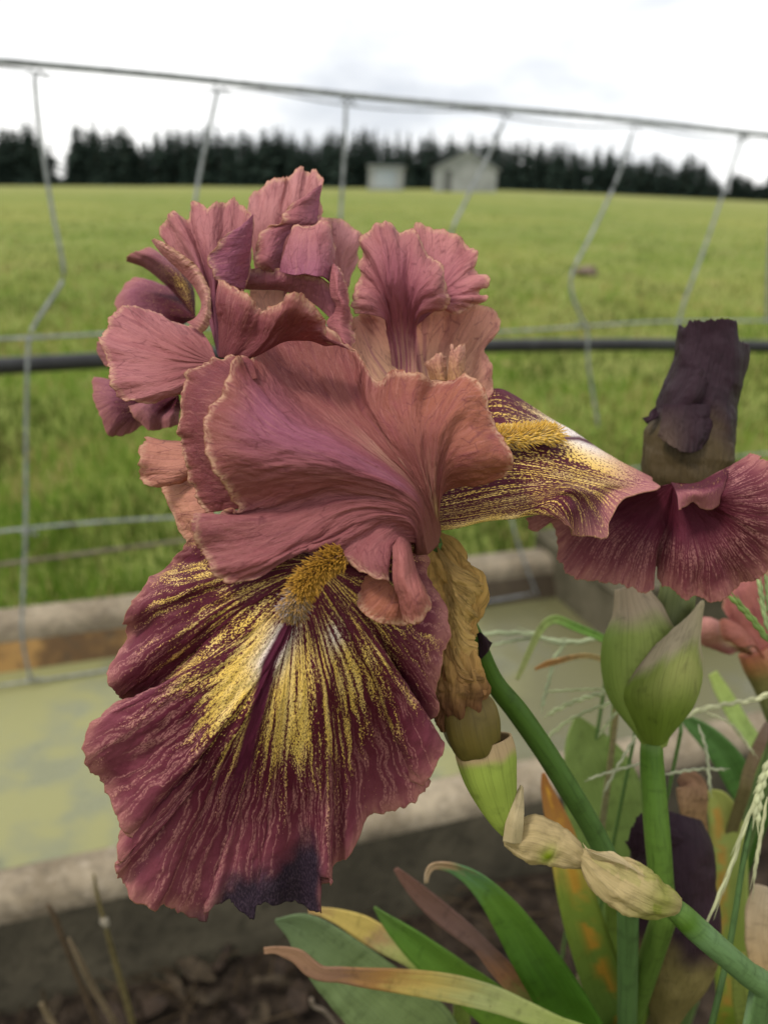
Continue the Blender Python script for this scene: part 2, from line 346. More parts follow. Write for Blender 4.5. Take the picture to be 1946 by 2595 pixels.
# --- pine trees of the windbreak
m = MT('pine_needles'); p = m.pos(True); n_ = m.noise(p, 1.2, 4, .6); PINE = m.finish(m.mix(m.mr(n_, .3, .7), (.011, .019, .015), (.030, .046, .034)), .9, None, .05)
BARK = mat_simple('bark', (.05, .035, .025), (.11, .08, .06), 3.)
def pine(seed, h=12.):
    rs_ = np.random.RandomState(seed); V = []; Fc = []
    zt = h*.015
    while zt < h*.985:
        k = (zt/h); R = (1-k)**.8*h*.155*(1+.25*rs_.randn())+.12; nb = rs_.randint(7, 11)
        for i in range(nb):
            a = rs_.uniform(0, 6.28); L = R*rs_.uniform(.65, 1.25); dz = -L*rs_.uniform(-.15, .45); w = L*.34+.08
            d = np.array([math.cos(a), math.sin(a), 0]); q = np.array([-d[1], d[0], 0]); o = len(V); c0 = np.array([0, 0, zt])
            for f, ww, zz in ((0, .3, .12), (.45, 1, .10), (.8, .7, -.05)):
                pt = c0+d*L*f+np.array([0, 0, dz*f+L*zz]); V += [pt-q*w*ww*.5-np.array([0, 0, .22*w*ww]), pt+np.array([0, 0, .25*w]), pt+q*w*ww*.5-np.array([0, 0, .22*w*ww])]
            V.append(c0+d*L+np.array([0, 0, dz]))
            for s in (0, 3): Fc += [(o+s, o+s+1, o+s+4, o+s+3), (o+s+1, o+s+2, o+s+5, o+s+4)]
            Fc += [(o+6, o+7, o+9), (o+7, o+8, o+9)]
        zt += h*rs_.uniform(.022, .038)
    o = len(V); V += [np.array([-.12, 0, h*.95]), np.array([.12, 0, h*.95]), np.array([0, .12, h*.95]), np.array([0, 0, h*1.02])]; Fc += [(o, o+1, o+3), (o+1, o+2, o+3), (o+2, o, o+3)]
    me = mesh_from(V, Fc, False); me.materials.append(PINE)
    tv = []; tf = []
    for j, (z, r) in enumerate(((-.6, .30), (h*.3, .2), (h*.7, .1), (h*.97, .03))):
        for i in range(7): a = i/7*6.283; tv.append((r*math.cos(a), r*math.sin(a), z))
    for j in range(3):
        for i in range(7): tf.append((j*7+i, j*7+(i+1) % 7, j*7+7+(i+1) % 7, j*7+7+i))
    tm = mesh_from(tv, tf); tm.materials.append(BARK); return me, tm
pines = [pine(s) for s in range(5)]
tx = np.array([-60, 0, 60, 100, 135, 150, 190, 205, 300, 360, 430, 540, 700, 800, 930, 1000, 1100, 1280, 1400, 1550, 1620, 1750, 1800, 1835, 1860, 1946, 2050])
ty = np.array([312, 318, 305, 312, 370, 440, 372, 318, 318, 350, 330, 332, 330, 342, 332, 345, 345, 348, 365, 382, 392, 404, 420, 482, 446, 450, 455])
px = -70.
while px < 2040:
    for row in (0, 1, 2):
        x = px+random.uniform(-6, 6)+7*row
        if 142 < x < 186 or 1822 < x < 1846: continue
        rr = RB*(1.0+.05*row)+random.uniform(-3, 3); d = ray(x, 470); hh = math.hypot(d[0], d[1]); X_, Y_ = d[0]/hh*rr, d[1]/hh*rr; z0 = float(terr(X_, Y_))
        topy = np.interp(x, tx, ty)+random.uniform(-22, 20)+(4 if row else 0); dt = ray(x, topy); ht = CAM[2]+dt[2]/math.hypot(dt[0], dt[1])*rr-z0
        cm, tm = random.choice(pines); s = ht/12.
        if s < .15: continue
        left = x < 165
        t = thing('pine_tree', 'dark pine tree in the clump beyond the gap at the windbreak end' if left else ('low dark pine beyond the small gap past the sheds' if x > 1834 else 'dark pine tree standing in the long windbreak behind the sheds'), 'tree',
                  'pines of the end clump' if left else ('pines past the small gap' if x > 1834 else 'pines of the long windbreak'), (X_, Y_, z0))
        wd = min(max(s*1.5, 1.0), 1.5)*random.uniform(.8, 1.3)
        for nm, me in (('crown', cm), ('trunk', tm)):
            o = link(nm, me, None, t); o.scale = (wd, wd, s); o.rotation_euler.z = random.uniform(0, 6.28)
    px += random.uniform(24, 34)

# --- sheds
SHW = MT('shed_cladding'); p = SHW.pos(True); sx = SHW.sep(p)
wv = SHW.n('ShaderNodeTexWave', {'Vector': p, 'Scale': 1.6, 'Distortion': 0.0}).outputs['Fac']
SHW = SHW.finish(SHW.mix(SHW.mr(SHW.noise(p, .6, 4), .35, .7), (.30, .31, .30), (.21, .22, .21)), .7, SHW.bump(wv, .4, .05), .2)
SHR = mat_simple('shed_roof', (.34, .36, .37), (.26, .27, .28), 1.); SHD = mat_simple('shed_door', (.08, .085, .08), (.12, .12, .11), 2.)
def boxm(x0, x1, y0, y1, z0, z1):
    v = [(x, y, z) for z in (z0, z1) for x, y in ((x0, y0), (x1, y0), (x1, y1), (x0, y1))]
    return v, [(3, 2, 1, 0), (4, 5, 6, 7), (0, 1, 5, 4), (1, 2, 6, 5), (2, 3, 7, 6), (3, 0, 4, 7)]
def place(x, y, r):
    d = ray(x, y); h = math.hypot(d[0], d[1]); X_, Y_ = d[0]/h*r, d[1]/h*r; return (X_, Y_, float(terr(X_, Y_))-.03)
RS = 118.; k = RS/F*1.03
t = thing('shed', 'pale gabled farm shed with a dark doorway in front of the pines', 'shed', None, place(1180, 482, RS)); hw = 68*k; hz = 50*k; ap = 84*k
w_ = .0
v = [(-hw, 0, 0), (hw, 0, 0), (hw, 0, hz), (0, 0, ap), (-hw, 0, hz), (-hw, 9, 0), (hw, 9, 0), (hw, 9, hz), (0, 9, ap), (-hw, 9, hz)]
link('wall', mesh_from(v, [(0, 1, 2, 3, 4), (9, 8, 7, 6, 5), (1, 6, 7, 2), (5, 0, 4, 9)], False), SHW, t)
for s in (-1, 1):
    a = np.array([0, -.35, ap+.02]); e = np.array([s*(hw+.35), -.35, hz-.1]); q = [a, e, e+[0, 9.7, 0], a+[0, 9.7, 0]]; q += [w+np.array([0, 0, .14]) for w in q]
    link('roof', mesh_from(q, [(0, 1, 2, 3), (7, 6, 5, 4), (0, 4, 5, 1), (1, 5, 6, 2), (2, 6, 7, 3), (3, 7, 4, 0)], False), SHR, t)
v, f_ = boxm(-hw*.72, -hw*.5, -.05, .05, 0, hz*.9); dr = link('door', mesh_from(v, f_, False), SHD, t)
v, f_ = boxm(-hw*.53, -hw*.515, -.10, -.05, hz*.42, hz*.48); link('handle', mesh_from(v, f_, False), SHR, dr)
RS2 = 124.; k = RS2/F*1.03
t = thing('shed', 'small flat-roofed pale grey shed beside the gabled one', 'shed', None, place(977, 474, RS2)); hw = 40*k; hz = 50*k
v, f_ = boxm(-hw, hw, 0, 4.5, 0, hz); link('wall', mesh_from(v, f_[2:], False), SHW, t)
v = [(-hw-.2, -.3, hz+.05), (hw+.2, -.3, hz+.05), (hw+.2, 4.8, hz-.3), (-hw-.2, 4.8, hz-.3)]; v += [(a, b_, c+.15) for a, b_, c in v]
link('roof', mesh_from(v, [(3, 2, 1, 0), (4, 5, 6, 7), (0, 1, 5, 4), (1, 2, 6, 5), (2, 3, 7, 6), (3, 0, 4, 7)], False), SHR, t)
v, f_ = boxm(-hw*.6, hw*.55, -.05, .05, hz*.12, hz*.86); link('panel', mesh_from(v, f_, False), mat_simple('shed_panel', (.26, .30, .33), (.33, .36, .38), .5), t)

# --- clod in the paddock
def ground_hit(x, y):
    d = ray(x, y); tt = 1.
    while tt < 300:
        q = CAM+d*tt
        if q[2] <= float(terr(q[0], q[1])): return q
        tt += .05 if tt < 20 else .4
    return q
g = ground_hit(1487, 700)
bm = bmesh.new(); bmesh.ops.create_icosphere(bm, subdivisions=3, radius=1)
for v in bm.verts:
    k = 1+.35*mnoise.noise(v.co*1.7)+.15*mnoise.noise(v.co*5); v.co = Vector((v.co.x*.15*k, v.co.y*.12*k, max(v.co.z*.085*k+.05, -.03)))
me = bpy.data.meshes.new('m'); bm.to_mesh(me); bm.free()
o = link('clod', me, mat_simple('clod', (.07, .045, .035), (.20, .15, .12), 14.)); o.location = g; tag(o, 'small brown weathered clod lying out in the green paddock', 'clod')

# ================================================================== TROUGH
m = MT('concrete'); p = m.pos(); n1 = m.noise(p, 9, 5, .65); n2 = m.noise(p, 55, 4, .6); n3 = m.noise(p, 160, 3, .6)
nz_ = m.sep(m.n('ShaderNodeNewGeometry').outputs['Normal'])[2]
c = m.mix(m.mr(n1, .3, .7), (.15, .12, .08), (.30, .25, .175)); c = m.mix(m.mul(m.mr(n2, .46, .64), .45), c, (.09, .075, .055)); c = m.mix(m.mul(m.mr(m.noise(p, 80, 4, .65), .5, .7), .35), c, (.40, .34, .26))
CONC = m.finish(c, .92, m.bump(m.add(n2, m.mul(n3, .6)), .7, .004), .12)
m = MT('stained_concrete'); p = m.pos(); n1 = m.noise(p, 7, 5, .6); n2 = m.noise(p, 30, 4, .6)
al = m.sep(p)[0]; c = m.mix(m.mr(n1, .45, .62), (.10, .055, .02), (.30, .17, .05)); c = m.mix(m.mr(m.add(al, m.mul(n1, .3)), -.15, .2), c, (.045, .032, .018)); c = m.mix(m.mr(n2, .5, .75), c, (.06, .045, .025)); STAIN = m.finish(c, .7, m.bump(n2, .5, .003), .3)  # orange stain; a dark brown is mixed in towards the right end
S0, S1 = -.9, float((ONZ(1345, 1392, TZ)-fa)@E1)+.04
m = MT('dark_concrete'); p = m.pos(); n1 = m.noise(p, 8, 5, .65); n2 = m.noise(p, 50, 4, .6)
DKCONC = m.finish(m.mix(m.mul(m.mr(n2, .5, .68), .6), m.mix(m.mr(n1, .3, .7), (.06, .052, .032), (.115, .10, .066)), (.045, .045, .025)), .92, m.bump(n2, .7, .004), .12)  # darker olive-grey concrete for the end block
trough = thing('water_trough', 'long concrete stock trough under the wire fence, stained orange inside', 'trough', None, tuple(TP(.5, TW/2, 0)))
def prism(prof, s0, s1, n=30, jit=.002, seed=1):
    pr = np.array(prof, float); ss = np.linspace(s0, s1, n); b = Bag()
    P = np.stack([[TP(s, q[0], q[1]) for q in pr] for s in ss]); P += (fbm2(np.arange(n)[:, None]*.9+np.zeros((1, len(pr))), np.arange(len(pr))[None]*.7+np.zeros((n, 1)), seed, 3)*jit)[..., None]*np.array([PN[0], PN[1], .8])
    b.grid(P); return b
def rim(p0, p1, zt, z0, flare):                # cross-section, outer (p0) to inner (p1)
    c = .5*(p0+p1); s = 1 if p1 > p0 else -1; r = abs(p1-p0)/2; pts = [(p0-s*flare, z0), (p0-s*flare*.4, .4*(z0+zt)), (p0, zt-.035)]
    for a in np.linspace(0, math.pi, 9): pts.append((c-s*r*math.cos(a), zt-.028+.028*math.sin(a)**.6))
    return pts+[(p1, zt-.045)]
WT = .10                                                          # water level
far = rim(-.025, .065, TZ, -.05, .03); near = rim(TW+.02, TW-.055, TZ, -.05, .03)
o = link('far_wall', prism(far, S0, S1).mesh(), CONC); rebase(o, trough)
o = link('near_rim', prism(near[2:], S0, S1+.3).mesh(), CONC); rebase(o, trough)
m = MT('shaded_concrete'); p = m.pos(); n1 = m.noise(p, 8, 5, .65); n2 = m.noise(p, 60, 4, .6)
SHADED = m.finish(m.mix(m.mul(m.mr(n2, .5, .7), .6), m.mix(m.mr(n1, .3, .7), (.045, .039, .026), (.085, .073, .048)), (.024, .021, .014)), .9, m.bump(n2, .7, .004), .15)  # shade on the trough's near face, put into the concrete colour
o = link('near_wall', prism(near[:3], S0, S1+.3).mesh(), SHADED); rebase(o, trough)
o = link('inner_wall', prism([(.063, TZ-.043), (.085, .12), (.11, .05), (.14, 0.02), (TW*.5, .005), (TW-.14, .02), (TW-.09, .10), (TW-.053, TZ-.043)], S0, S1+.3).mesh(), STAIN); rebase(o, trough)
b = Bag(); b.grid(np.stack([[TP(s, q, WT) for q in np.linspace(.06, TW-.05, 20)] for s in np.linspace(S0, S1+.3, 40)]))
m = MT('algae_water'); p = m.pos(); n1 = m.noise(m.scale(p, (1, 1, 1)), 5.5, 4, .6); n2 = m.noise(p, 60, 3, .6)
c = m.mix(m.mr(n1, .44, .58), (.215, .21, .085), (.165, .17, .095)); c = m.mix(m.mul(m.mr(m.noise(p, 13, 3, .6), .58, .66), m.mr(n1, .5, .6)), c, (.10, .11, .06))
c = m.mix(m.mul(m.mr(m.add(m.sep(p)[0], m.mul(m.noise(p, 4, 4, .6), .5)), .36, .56), .85), c, (.085, .08, .035))
WATER = m.finish(c, m.mr(n1, .42, .62, .55, .22), m.bump(n2, .08, .002), .45)
tag(link('water', b.mesh(), WATER), kind='structure')
# end block with the float valve cover
eb0 = float((ONZ(1352, 1600, .12)-fa)@E1)
def blockm(s0, s1, p0, p1, z0, z1, bev=.012):
    bm = bmesh.new(); bmesh.ops.create_cube(bm, size=1)
    for v in bm.verts:
        q = TP(s0+(v.co.x+.5)*(s1-s0), p0+(v.co.y+.5)*(p1-p0), z0+(v.co.z+.5)*(z1-z0)); v.co = Vector(q)
    bmesh.ops.bevel(bm, geom=list(bm.edges), offset=bev, segments=3, affect='EDGES', profile=.6); me = bpy.data.meshes.new('m'); bm.to_mesh(me); bm.free(); return me
sA = float((ONZ(1352, 1480, .18)-fa)@E1)
o = link('end_block', blockm(S1-.005, S1+.5, -.03, .33, -.05, TZ+.035), DKCONC); rebase(o, trough)

# --- soil bed in front of the trough
m = MT('soil'); p = m.pos(); n1 = m.noise(p, 22, 5, .65); n2 = m.noise(p, 140, 4, .6)
SOIL = m.finish(m.mix(m.mr(n1, .35, .7), (.014, .010, .007), (.055, .04, .028)), .95, m.bump(m.add(n1, m.mul(n2, .4)), 1., .02), .1)
ns_ = 60; P = np.zeros((ns_, ns_, 3))
for i, s in enumerate(np.linspace(-1.2, 2.2, ns_)):
    for j, q in enumerate(np.linspace(TW+.005, TW+1.4, ns_)): P[i, j] = TP(s, q, .012+.02*(fbm1(np.array([s*6+q*9]), 3)[0])+.02*mnoise.noise(Vector((s*7, q*7, 0)))+.012)
b = Bag(); b.grid(P); tag(link('soil_bed', b.mesh(), SOIL), kind='structure')

# ================================================================== FENCE
ZT = CAM[2]+.173; FA, FB = ONZ(0, 155, ZT), ONZ(1900, 335, ZT); FE = FB-FA; FE[2] = 0; FE /= np.linalg.norm(FE); FN = np.array([-FE[1], FE[0], 0.])
def ONF(x, y, off=0.):
    d = ray(x, y); t_ = (FN@(FA-CAM)+off)/(FN@d); return CAM+d*t_
m = MT('galvanised_wire'); p = m.pos(); GALV = m.finish(m.mix(m.mr(m.noise(p, 60, 4), .4, .65), (.30, .315, .32), (.18, .19, .19)), .55, None, .5, metal=.35)
m = MT('rusty_wire'); p = m.pos(); RUST = m.finish(m.mix(m.mr(m.noise(p, 50, 4), .35, .65), (.17, .14, .10), (.10, .075, .05)), .8, None, .3)
def wire(name, pts, r, mat, parent=None, n=80, nr=8):
    C = spline(np.array(pts), n); tg = np.gradient(C, axis=0); tg /= np.linalg.norm(tg, axis=1, keepdims=True); a = np.cross(tg, [0.13, .2, .97]) ; 
    bad = np.linalg.norm(a, axis=1) < .2; a[bad] = np.cross(tg[bad], [1, 0, 0]); a /= np.linalg.norm(a, axis=1, keepdims=True); b_ = np.cross(tg, a)
    th_ = np.linspace(0, 2*math.pi, nr, endpoint=False); P = C[None]+r*(np.cos(th_)[:, None, None]*a[None]+np.sin(th_)[:, None, None]*b_[None])
    b = Bag(); idx = b.grid(P, closed=True); b.f.append(np.array([idx[::-1, 0]])); b.f.append(np.array([idx[:, -1]]))
    o = link(name, b.mesh(), mat)
    if parent is not None: rebase(o, parent)
    return o
fence = thing('wire_fence', 'galvanised wire stock fence with bent vertical stays above the trough', 'fence', None, tuple(np.array([*(FA+FE*.5)[:2], 0.])))
FL = [-1.2, 5.5]
def fz(s, dz): q = FA+FE*s; return np.array([q[0], q[1], CAM[2]+dz])
wire('top_wire', [fz(s, .173+.0018*math.sin(s*7)) for s in np.linspace(*FL, 60)], .0058, GALV, fence, 300)
def sagw(s, dz, amp): return fz(s, dz-amp*abs(math.sin(s*math.pi/.42)))
wire('line_wire', [sagw(s, .166, .012) for s in np.linspace(*FL, 160)], .0016, GALV, fence, 500)
HW = [-.252, -.618, -.935]
for i, dz in enumerate(HW):
    lo, hi = (FL if i < 2 else (-1.2, S1))
    wire('line_wire', [fz(s, dz+.012*math.sin(s*5+i*2)*(.4+.6*math.sin(s*2.3+i))) for s in np.linspace(lo, min(hi, 5.5), 70)], .0027, GALV, fence, 300)
wire('rusty_wire', [fz(s, -.70+.004*math.sin(s*4)) + FN*.06 for s in np.linspace(*FL, 40)], .0042, RUST, fence, 160)
stays = [[(88, 195), (96, 290), (110, 390), (135, 540), (162, 680), (158, 715), (120, 775), (82, 835), (74, 860), (68, 1050), (66, 1345), (60, 1500), (58, 1620), (78, 1718)],
         [(552, 228), (530, 330), (505, 450), (490, 560), (470, 900), (480, 1310)], [(877, 262), (872, 400), (863, 560), (860, 820), (880, 1240)], [(1276, 308), (1240, 390), (1180, 510), (1140, 600), (1110, 800), (1180, 1200)],
         [(1602, 336), (1560, 460), (1490, 610), (1450, 690), (1448, 740), (1470, 800), (1486, 832), (1490, 920), (1515, 1080)], [(1881, 344), (1835, 480), (1780, 640), (1735, 760), (1715, 830)],
         [(1290, 1290), (1310, 1370), (1350, 1480), (1392, 1580), (1412, 1640)], [(1975, 360), (1950, 600), (1942, 820)]]
for st in stays:
    o = wire('stay', [ONF(x, y, -.003) for x, y in st], .0034, GALV, fence, 90)
    kn = []
    for x, y in st:
        q = ONF(x, y)
        for dz in [.160]+HW:
            if abs(q[2]-(CAM[2]+dz)) < .03 and not any(abs(dz-k2) < .01 for k2 in kn):
                kn.append(dz); c_ = fz(float((q-FA)@FE), dz); th_ = np.linspace(0, 4*math.pi, 30)
                kb = wire('knot', [c_+FE*(.014*(t_/12.56-.3)*2)+.0042*(math.cos(t_)*FN+math.sin(t_)*np.array([0, 0, 1])) for t_ in th_], .0016, GALV, None, 60, 6)
                kb.parent = o; kb.matrix_parent_inverse = o.matrix_world.inverted() if False else Matrix.Translation(-Vector(fence.location))
                kb.matrix_parent_inverse = Matrix.Identity(4)
                # o keeps world coordinates through its parent's inverse, so its own matrix is the identity
# --- poly pipe
m = MT('black_pipe'); p = m.pos(); PIPE = m.finish(m.mix(m.mr(m.noise(p, 20, 3), .4, .7), (.011, .011, .012), (.022, .023, .023)), .42, None, .4)
pz = CAM[2]-.31
pp = [ONZ(x, y, pz) for x, y in ((-500, 950), (-200, 938), (0, 928), (250, 914), (600, 897), (1240, 877), (1480, 874), (1700, 874), (1946, 879), (2300, 890))]
tag(wire('water_pipe', pp, .0155, PIPE, None, 160, 16), 'black polythene water pipe running level behind the wire fence', 'pipe')

# ================================================================== PETAL MATERIALS
def puv(m): return m.sep(m.attr('puv', 'Vector'))
m = MT('standard_petal'); U_, V_, _ = puv(m); tint = m.mix(1., m.attr('tint', 'Color'), (.97, .95, 1.08), 'MULTIPLY'); ed = m.attr('edge')
warp = m.noise(m.vec(m.mul(U_, 5), m.mul(V_, 5)), 1, 3, .5); uw = m.add(U_, m.mul(m.add(warp, -.5), .06))
vein = m.noise(m.vec(m.mul(uw, 30), m.mul(V_, 4.0)), 1, 4, .62); crepe = m.noise(m.vec(m.mul(U_, 60), m.mul(V_, 40)), 1, 4, .6); vein2 = m.noise(m.vec(m.mul(uw, 95), m.mul(V_, 7)), 1, 3, .6)
blot = m.noise(m.vec(m.mul(U_, 6), m.mul(V_, 4)), 1, 4, .6); cell = m.noise(m.vec(m.mul(U_, 210), m.mul(V_, 120)), 1, 2, .6)
tree_v = m.voro(m.vec(m.mul(uw, 26), m.mul(V_, 6)), 1, 'DISTANCE_TO_EDGE')
c = m.mix(m.mul(m.mr(vein, .48, .74), .48), tint, (.15, .034, .055)); c = m.mix(m.mul(m.mr(vein2, .48, .75), .36), c, (.54, .23, .20))
c = m.mix(m.mul(m.mr(blot, .45, .72), .45), c, (.26, .065, .075)); c = m.mix(m.mul(m.mr(tree_v, .0, .035, 1, 0), .5), c, (.12, .03, .04))
c = m.mix(m.mul(m.mr(cell, .56, .78), .16), c, (.80, .50, .42)); c = m.mix(m.mul(m.mr(ed, 2.6, .2), m.mr(crepe, .36, .60, .0, .8)), c, (.62, .38, .25))
c = m.mix(m.mr(ed, .45, .05, 0, .55), c, (.30, .13, .06))
hgt = m.add(m.add(m.mul(vein, .5), m.mul(vein2, .28)), m.add(m.mul(cell, .2), m.mul(crepe, .8)))
SPET = m.finish(c, .55, m.bump(hgt, .6, .0008), .12, .32, m.mix(.45, c, (.66, .24, .19)))

m = MT('fall_petal'); U_, V_, _ = puv(m); tint = m.attr('tint', 'Color'); ed = m.attr('edge'); yel = m.attr('yel'); wht = m.attr('wht'); burn = m.attr('burn'); mid = m.attr('midrib'); pu = m.attr('pu'); pv = m.attr('pv'); far = m.attr('far')
warp = m.noise(m.vec(m.mul(U_, 6), m.mul(V_, 6)), 1, 3, .5); uw = m.add(pu, m.mul(m.add(warp, -.5), .012))
stk = m.noise(m.vec(m.mul(uw, 118), m.mul(pv, 1.9)), 1, 3, .6); stk2 = m.noise(m.vec(m.mul(uw, 120), m.mul(pv, 6.)), 1, 3, .6)
spk = m.noise(m.vec(m.mul(U_, 120), m.mul(V_, 70)), 1, 2, .6); cell = m.noise(m.vec(m.mul(U_, 230), m.mul(V_, 130)), 1, 2, .6); blot = m.noise(m.vec(m.mul(U_, 8), m.mul(V_, 6)), 1, 4, .6)
y = m.add(m.add(yel, m.mul(m.add(stk, -.5), 1.9)), m.add(m.mul(m.add(spk, -.5), 1.3), m.mul(m.add(stk2, -.5), 1.0)))
dots = m.noise(m.vec(m.mul(U_, 165), m.mul(V_, 92)), 1, 1, .5); f = m.mul(m.mr(y, .40, .58), m.mr(m.add(dots, m.mul(m.add(yel, -.6), -.15)), .53, .60, 1, .08))
lightc = m.mix(wht, m.mix(m.mr(blot, .4, .65), (.78, .53, .12), (.80, .58, .20)), (.82, .72, .66)); lightc = m.mix(m.mr(far, .50, .78), lightc, (.50, .24, .19))
dark = m.mix(m.mr(far, .35, .85), (.068, .008, .018), tint); dark = m.mix(m.mul(m.mr(blot, .45, .7), .5), dark, (.11, .016, .034))
dark = m.mix(m.mul(m.mr(spk, .5, .75), .18), dark, (.20, .035, .06))
c = m.mix(f, dark, lightc)
lns = m.noise(m.vec(m.mul(m.add(pu, m.mul(m.add(warp, -.5), .02)), 120), m.mul(pv, 1.6)), 1, 2, .5); thin = m.mul(m.mr(m.math('ABSOLUTE', m.add(lns, -.5)), .0, .06, 1, 0), m.mr(spk, .35, .6)); c = m.mix(m.mul(m.mul(thin, m.mr(far, .40, .65)), .62), c, (.48, .22, .20))
c = m.mix(mid, c, (.075, .010, .028)); c = m.mix(m.mul(m.mr(ed, 7.5, .2), m.mr(stk2, .35, .6, .2, .75)), c, (.36, .15, .13)); c = m.mix(m.mr(ed, .5, .1, 0, .5), c, (.34, .17, .09))
c = m.mix(m.mul(m.mr(cell, .6, .8), .08), c, (.65, .38, .34)); c = m.mix(burn, c, m.mix(m.mr(spk, .4, .7), (.020, .012, .022), (.055, .034, .052)))
hgt = m.add(m.add(m.mul(stk2, .7), m.mul(stk, .5)), m.mul(spk, .35))
FPET = m.finish(c, .55, m.bump(hgt, .5, .0008), .12, .16, c)

def bmat(name, rough=.6, spec=.25, trans=0., sc=30, amt=.35, bst=.5, bd=.0006, long=6., spot=None, dk=.45):
    """tinted plant tissue: lengthwise fibres over the object's own colour"""
    m = MT(name); U_, V_, _ = puv(m); t_ = m.attr('tint', 'Color'); fb = m.noise(m.vec(m.mul(U_, sc*3), m.mul(V_, long)), 1, 5, .7); bl = m.noise(m.vec(m.mul(U_, 8), m.mul(V_, 8)), 1, 4, .6)
    d_ = m.mix(1., t_, (dk, dk, dk), 'MULTIPLY'); c = m.mix(m.mul(m.mr(fb, .45, .75), amt), t_, d_); c = m.mix(m.mul(m.mr(bl, .5, .75), amt), c, d_)
    if spot: c = m.mix(m.mr(m.noise(m.vec(m.mul(U_, 14), m.mul(V_, 9)), 1, 3, .6), .70, .73), c, spot)
    return m.finish(c, rough, m.bump(fb, bst, bd), spec, trans, c)
LEAF = bmat('iris_leaf', .5, .14, .22, 34, .75, .8, .0006, 1.0, (.13, .07, .025), .5); STEM = bmat('iris_stem', .45, .16, 0, 18, .7, .4, .0004, 2.)
DRY = bmat('dry_tissue', .75, .1, .2, 26, .72, 1., .0016, 5., None, .16); SPATHE = bmat('spathe', .55, .12, .2, 26, .7, .4, .0005, 2.); WILT = bmat('wilted_petal', .5, .14, 0., 18, .55, .9, .0012, 6., None, .35)
PAPER = bmat('papery_bract', .65, .12, .35, 26, .75, .8, .0008, 4., None, .5)
m = MT('beard_hair'); c = m.attr('tint', 'Color'); HAIR = m.finish(c, .5, None, .3, .25)

# ================================================================== MAIN IRIS
iris = thing('iris_flower', 'big ruffled bearded iris in dusty rose and speckled maroon on a leaning stem', 'flower', None, (.10, .30, 0))
def part(name, bag, mat, parent=iris, th=None, base=None):
    o = link(name, bag.mesh(), mat)
    if th: solid(o, th)
    if parent is not None:
        if parent.type == 'EMPTY': rebase(o, parent)
        else: o.parent = parent               # parent's own matrix is the identity in world terms
    return o
def lerpc(a, b, w): return np.array(a)+(np.array(b)-np.array(a))*w[..., None]
ROSE = (.36, .130, .115); MAUVE = (.30, .098, .135); BROWN = (.245, .080, .060); PEACH = (.55, .25, .16); MAROON = (.19, .050, .052); ORANGE = (.36, .130, .070); PINK = (.43, .172, .158)

# --- front fall
CF = (1015, 120, 176)
edge_f1 = [ # x, y, edge depth, mid x shift, mid y shift, mid depth   (zoom-4 coordinates)
 (800, 40, 184), (640, 30, 188), (520, 35, 190), (462, 55, 192), (385, 108, 194), (322, 188, 197), (300, 258, 192), (217, 340, 193), (181, 430, 197), (160, 540, 199), (150, 625, 198), (165, 700, 202), (185, 740, 206), (235, 762, 208), (250, 752, 203), (160, 748, 193), (78, 757, 189), (40, 792, 187), (22, 870, 189), (35, 960, 192), (66, 1040, 194), (102, 1110, 195), (158, 1172, 196), (196, 1230, 197), (225, 1192, 201), (340, 1205, 207), (350, 1260, 208), (270, 1290, 204), (222, 1250, 199), (180, 1245, 198), (160, 1290, 199), (157, 1340, 199), (172, 1372, 201), (160, 1432, 201),
 (182, 1482, 203), (216, 1532, 204), (300, 1560, 206), (345, 1568, 209), (372, 1604, 209), (430, 1630, 210), (480, 1640, 212), (540, 1638, 212), (556, 1600, 208), (585, 1566, 206), (640, 1572, 205), (700, 1598, 208), (742, 1600, 209), (772, 1552, 207), (850, 1570, 209), (955, 1582, 211), (1030, 1574, 208),
 (1034, 1474, 205), (1062, 1468, 209), (1092, 1400, 210), (1150, 1318, 208), (1222, 1222, 206), (1290, 1190, 207), (1380, 1130, 206), (1448, 1086, 204), (1462, 1046, 203), (1345, 1002, 208), (1452, 1036, 199), (1488, 960, 196), (1500, 890, 197), (1440, 850, 206), (1470, 806, 207), (1420, 775, 209),
 (1511, 776, 197), (1508, 660, 192), (1530, 500, 191), (1525, 350, 193), (1502, 220, 194), (1490, 120, 195), (1440, 85, 194), (1380, 60, 190)]
midrib_i = 40
ribs = []
for i, (x, y, d) in enumerate(edge_f1):
    cx, cy, cd = CF; ang = math.atan2(y-cy, x-cx)
    # root spread along the beard so that the veins leave it as in the photograph; the blade domes towards the viewer
    tpos = i/(len(edge_f1)-1.); w = math.exp(-((i-midrib_i)/16.)**2); rx, ry = cx-125*w, cy+215*w
    a = np.array([rx, ry]); e = np.array([x, y]); L = np.linalg.norm(e-a); bow = .05 if i <= 14 else (-.07 if i <= 33 else (.0 if i <= 50 else -.05))
    n_ = np.array([-(e-a)[1], (e-a)[0]])/max(L, 1)
    m1 = a+(e-a)*.35+n_*L*bow*.9; m2 = a+(e-a)*.7+n_*L*bow*.7
    if i <= 15: dd1, dd2 = 178, 186
    elif i <= 23: dd1, dd2 = 177.5, 186
    elif i <= 33: dd1, dd2 = 179, 193
    elif i <= 50: dd1, dd2 = 181, 195
    elif i <= 59: dd1, dd2 = 180, 194
    else: dd1, dd2 = 178.5, 189
    dd2 += (d-199)*.5
    ribs.append([(rx, ry, 175+2*w), (m1[0], m1[1], dd1), (m2[0], m2[1], dd2), (x, y, d)])
XM = lambda y: np.interp(y, [100, 360, 450, 545, 700, 860, 980, 1080, 1200, 1500], [1000, 890, 850, 800, 765, 722, 692, 662, 625, 560])
def f1_r(x, y): return np.hypot((x-900)*1.0, (y-330)*.82)
